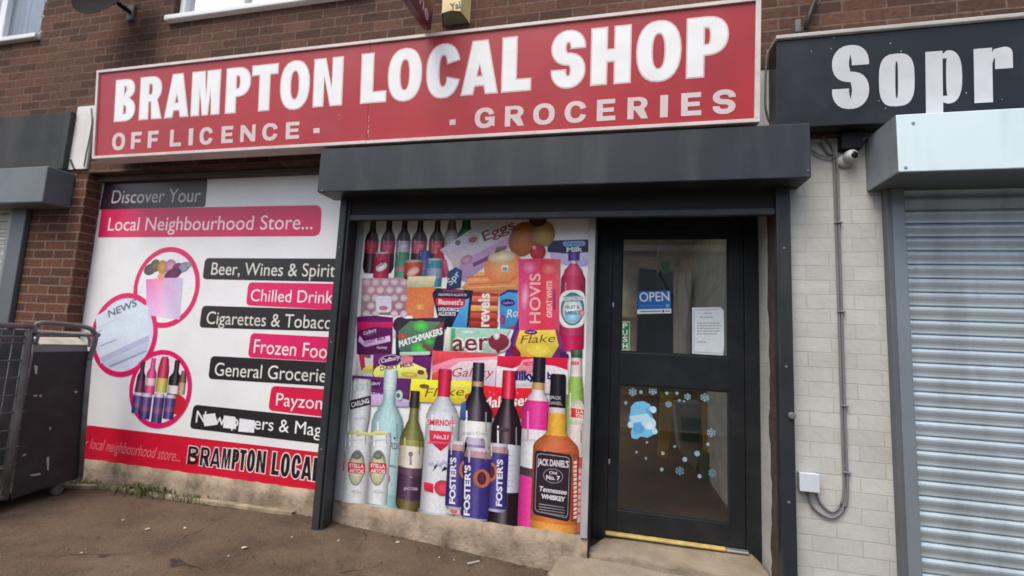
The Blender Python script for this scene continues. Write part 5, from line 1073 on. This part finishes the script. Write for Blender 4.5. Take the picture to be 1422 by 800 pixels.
for px, py, r in ((339, 762, 2.6), (257, 735, 3.4), (552, 754, 2.6), (610, 776, 1.6), (787, 786, 3.6), (775, 770, 2), (512, 727, 2.4), (170, 724, 2), (205, 736, 2.2), (317, 774, 2), (432, 706, 2.6), (630, 780, 1.6), (470, 752, 1.5), (684, 742, 2.4), (565, 745, 1.6), (405, 748, 1.6), (113, 770, 1.5), (720, 772, 1.8), (745, 776, 2.2)):
    p = GP(px, py); s_ = r*random.uniform(.0035, .006); m = MB(); n = 6; a0 = random.uniform(0, 6)
    pts = [p+Vector((s_*random.uniform(.5, 1.3)*math.cos(a0+i*6.283/n), s_*random.uniform(.6, 1.6)*math.sin(a0+i*6.283/n), random.uniform(.003, .012))) for i in range(n)]
    m.add([p+Vector((0, 0, .014))]+pts, [(0, i+1, (i+1) % n+1) for i in range(n)]+[tuple(range(n, 0, -1))])
    tag(m.build('litter_scrap', M_LIT), 'small pale scrap of litter lying on the brown pavement', 'litter', 'scraps of litter on the pavement')
p0, p1 = GP(649, 785), GP(665, 781.5); tag(MB().tube([p0+Vector((0, 0, .008)), p1+Vector((0, 0, .008))], .006, 6).build('lolly_stick', M_LIT), 'thin pale stick lying on the pavement left of the doorstep', 'stick')
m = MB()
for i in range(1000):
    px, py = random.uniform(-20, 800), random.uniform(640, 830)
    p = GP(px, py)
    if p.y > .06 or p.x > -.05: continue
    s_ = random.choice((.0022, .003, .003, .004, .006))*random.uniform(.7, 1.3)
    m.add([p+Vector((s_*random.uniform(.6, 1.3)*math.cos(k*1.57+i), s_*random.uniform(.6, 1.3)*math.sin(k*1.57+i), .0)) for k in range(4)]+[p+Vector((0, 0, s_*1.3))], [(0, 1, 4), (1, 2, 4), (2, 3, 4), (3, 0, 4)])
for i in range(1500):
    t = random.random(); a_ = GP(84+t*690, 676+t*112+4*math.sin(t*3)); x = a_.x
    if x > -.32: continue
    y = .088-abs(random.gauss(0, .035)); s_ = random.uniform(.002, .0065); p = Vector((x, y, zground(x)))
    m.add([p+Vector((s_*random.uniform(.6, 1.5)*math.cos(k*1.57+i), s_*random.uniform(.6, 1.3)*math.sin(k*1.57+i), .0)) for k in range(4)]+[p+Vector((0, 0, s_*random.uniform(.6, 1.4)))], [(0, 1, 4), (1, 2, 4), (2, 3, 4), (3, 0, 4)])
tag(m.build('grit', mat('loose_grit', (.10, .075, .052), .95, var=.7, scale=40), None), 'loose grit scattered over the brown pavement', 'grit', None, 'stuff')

# ================================================================== INSIDE THE SHOP
def card(name, px_quad, Y, th, m, label, cat, bevel=.004):
    q = [W(x, y, Y) for x, y in px_quad]
    return tag(MB().prism(q, (0, th, 0)).build(name, m, None, bevel), label, cat)
M_YB = mat('mustard_board', (.55, .36, .05), .6, var=.1)
M_GB = mat('dark_green_board', (.03, .13, .05), .6, var=.15)
card('display_board', [(917, 545), (936, 545), (932, 600), (926, 640), (914, 634)], 2.0, .04, M_YB, 'narrow mustard board standing inside the shop behind the left snowflakes', 'board')
card('display_board', [(975, 560), (999, 560), (999, 629), (977, 629)], 2.05, .04, M_YB, 'wide mustard board inside the shop near the right edge of the door glass', 'board')
card('crate', [(976, 630), (999, 630), (999, 686), (978, 680)], 1.95, .3, M_GB, 'dark green crate standing on the shop floor below the wide mustard board', 'crate')
card('shelf_unit', [(937, 560), (976, 560), (976, 626), (966, 652), (955, 640), (944, 625)], 2.25, .3, mat('beige_shelf', (.42, .38, .30), .6, var=.1), 'beige shelf unit inside the shop between the two mustard boards', 'shelf')
card('menu_board', [(946, 580), (973, 582), (970, 614), (948, 612)], 2.20, .03, M_GB, 'small green board leaning on the beige shelf unit inside the shop', 'board')
card('partition', [(916, 325), (925, 325), (923, 362), (913, 382), (912, 362)], 2.6, .05, mat('pale_pink_post', (.62, .50, .46), .6), 'pale post inside the shop above the blue OPEN sign', 'post')
card('exit_sign', [(918, 364), (931, 362), (930, 378), (919, 381)], 2.5, .02, mat('green_sign_plate', (.10, .36, .14), .5), 'small green sign plate inside the shop above the blue OPEN sign', 'sign')
card('bright_patch_panel', [(863, 362), (890, 364), (892, 442), (862, 440)], 3.2, .05, mat('cream_bright_patch', (.80, .70, .46), .6, var=.25, scale=6), 'added cream panel brightening the left of the upper door glass', 'board')  # added panel, the bright patch in the glass put into its colour
card('pale_patch_panel', [(866, 326), (913, 328), (912, 357), (866, 356)], 3.3, .05, mat('grey_pale_patch', (.52, .51, .47), .6, var=.12), 'added grey panel lightening the top left of the upper door glass', 'board')  # added panel, its pale grey lightens the top of the glass
card('display_shelf', [(888, 372), (935, 378), (935, 520), (884, 520)], 2.8, .4, mat('dark_shelf', (.03, .027, .024), .7), 'dark tall shelf inside the shop behind the blue OPEN sign', 'shelf')

# ================================================================== ACROSS THE ROAD (seen only as reflections in the glass)
hs = thing('terrace_house', (0, -19, -.3), 'plain pale rendered terrace house with slate roof across the road, mirrored in the door glass', 'house')
MB().box(-14, 16, -24, -17, -.3, 5.4).build('wall', mat('pale_render', (.62, .58, .54), .9, var=.1), hs)
MB().add([(-14.3, -16.7, 5.3), (16.3, -16.7, 5.3), (16.3, -20.5, 8.2), (-14.3, -20.5, 8.2), (-14.3, -24.3, 5.3), (16.3, -24.3, 5.3)], [(0, 1, 2, 3), (3, 2, 5, 4)]).build('roof', mat('slate_roof', (.08, .08, .09), .7), hs)
for i in range(8):
    for z in (.7, 3.2): MB().box(-12+i*3.4, -10.6+i*3.4, -17.02, -16.99, z, z+1.2).build('window', M_PVC, hs)
def bare_tree(x, y, h, label):
    o = thing('bare_tree', (x, y, -.3), label, 'tree'); m = MB(); rnd = random.Random(5)
    def br(p, d, L, r, lv):
        q = p+d*L; m.tube([p, (p+q)/2+Vector((rnd.uniform(-.05, .05)*L, rnd.uniform(-.05, .05)*L, 0)), q], [r, r*.85, r*.65], 6 if lv < 3 else 4, cap=False)
        if lv < 6:
            for _ in range(2 if lv else 4):
                e = (d+Vector((rnd.uniform(-.7, .7), rnd.uniform(-.7, .7), rnd.uniform(-.2, .5)))).normalized(); br(q, e, L*rnd.uniform(.62, .85), r*.6, lv+1)
    br(Vector((x, y, -.3)), Vector((0, 0, 1)), h*.26, .10, 0)
    m.build('trunk', mat('bare_bark', (.07, .055, .045), .9), o)
bare_tree(2.1, -11.5, 6.5, 'bare winter tree across the road, mirrored in the upper door glass')
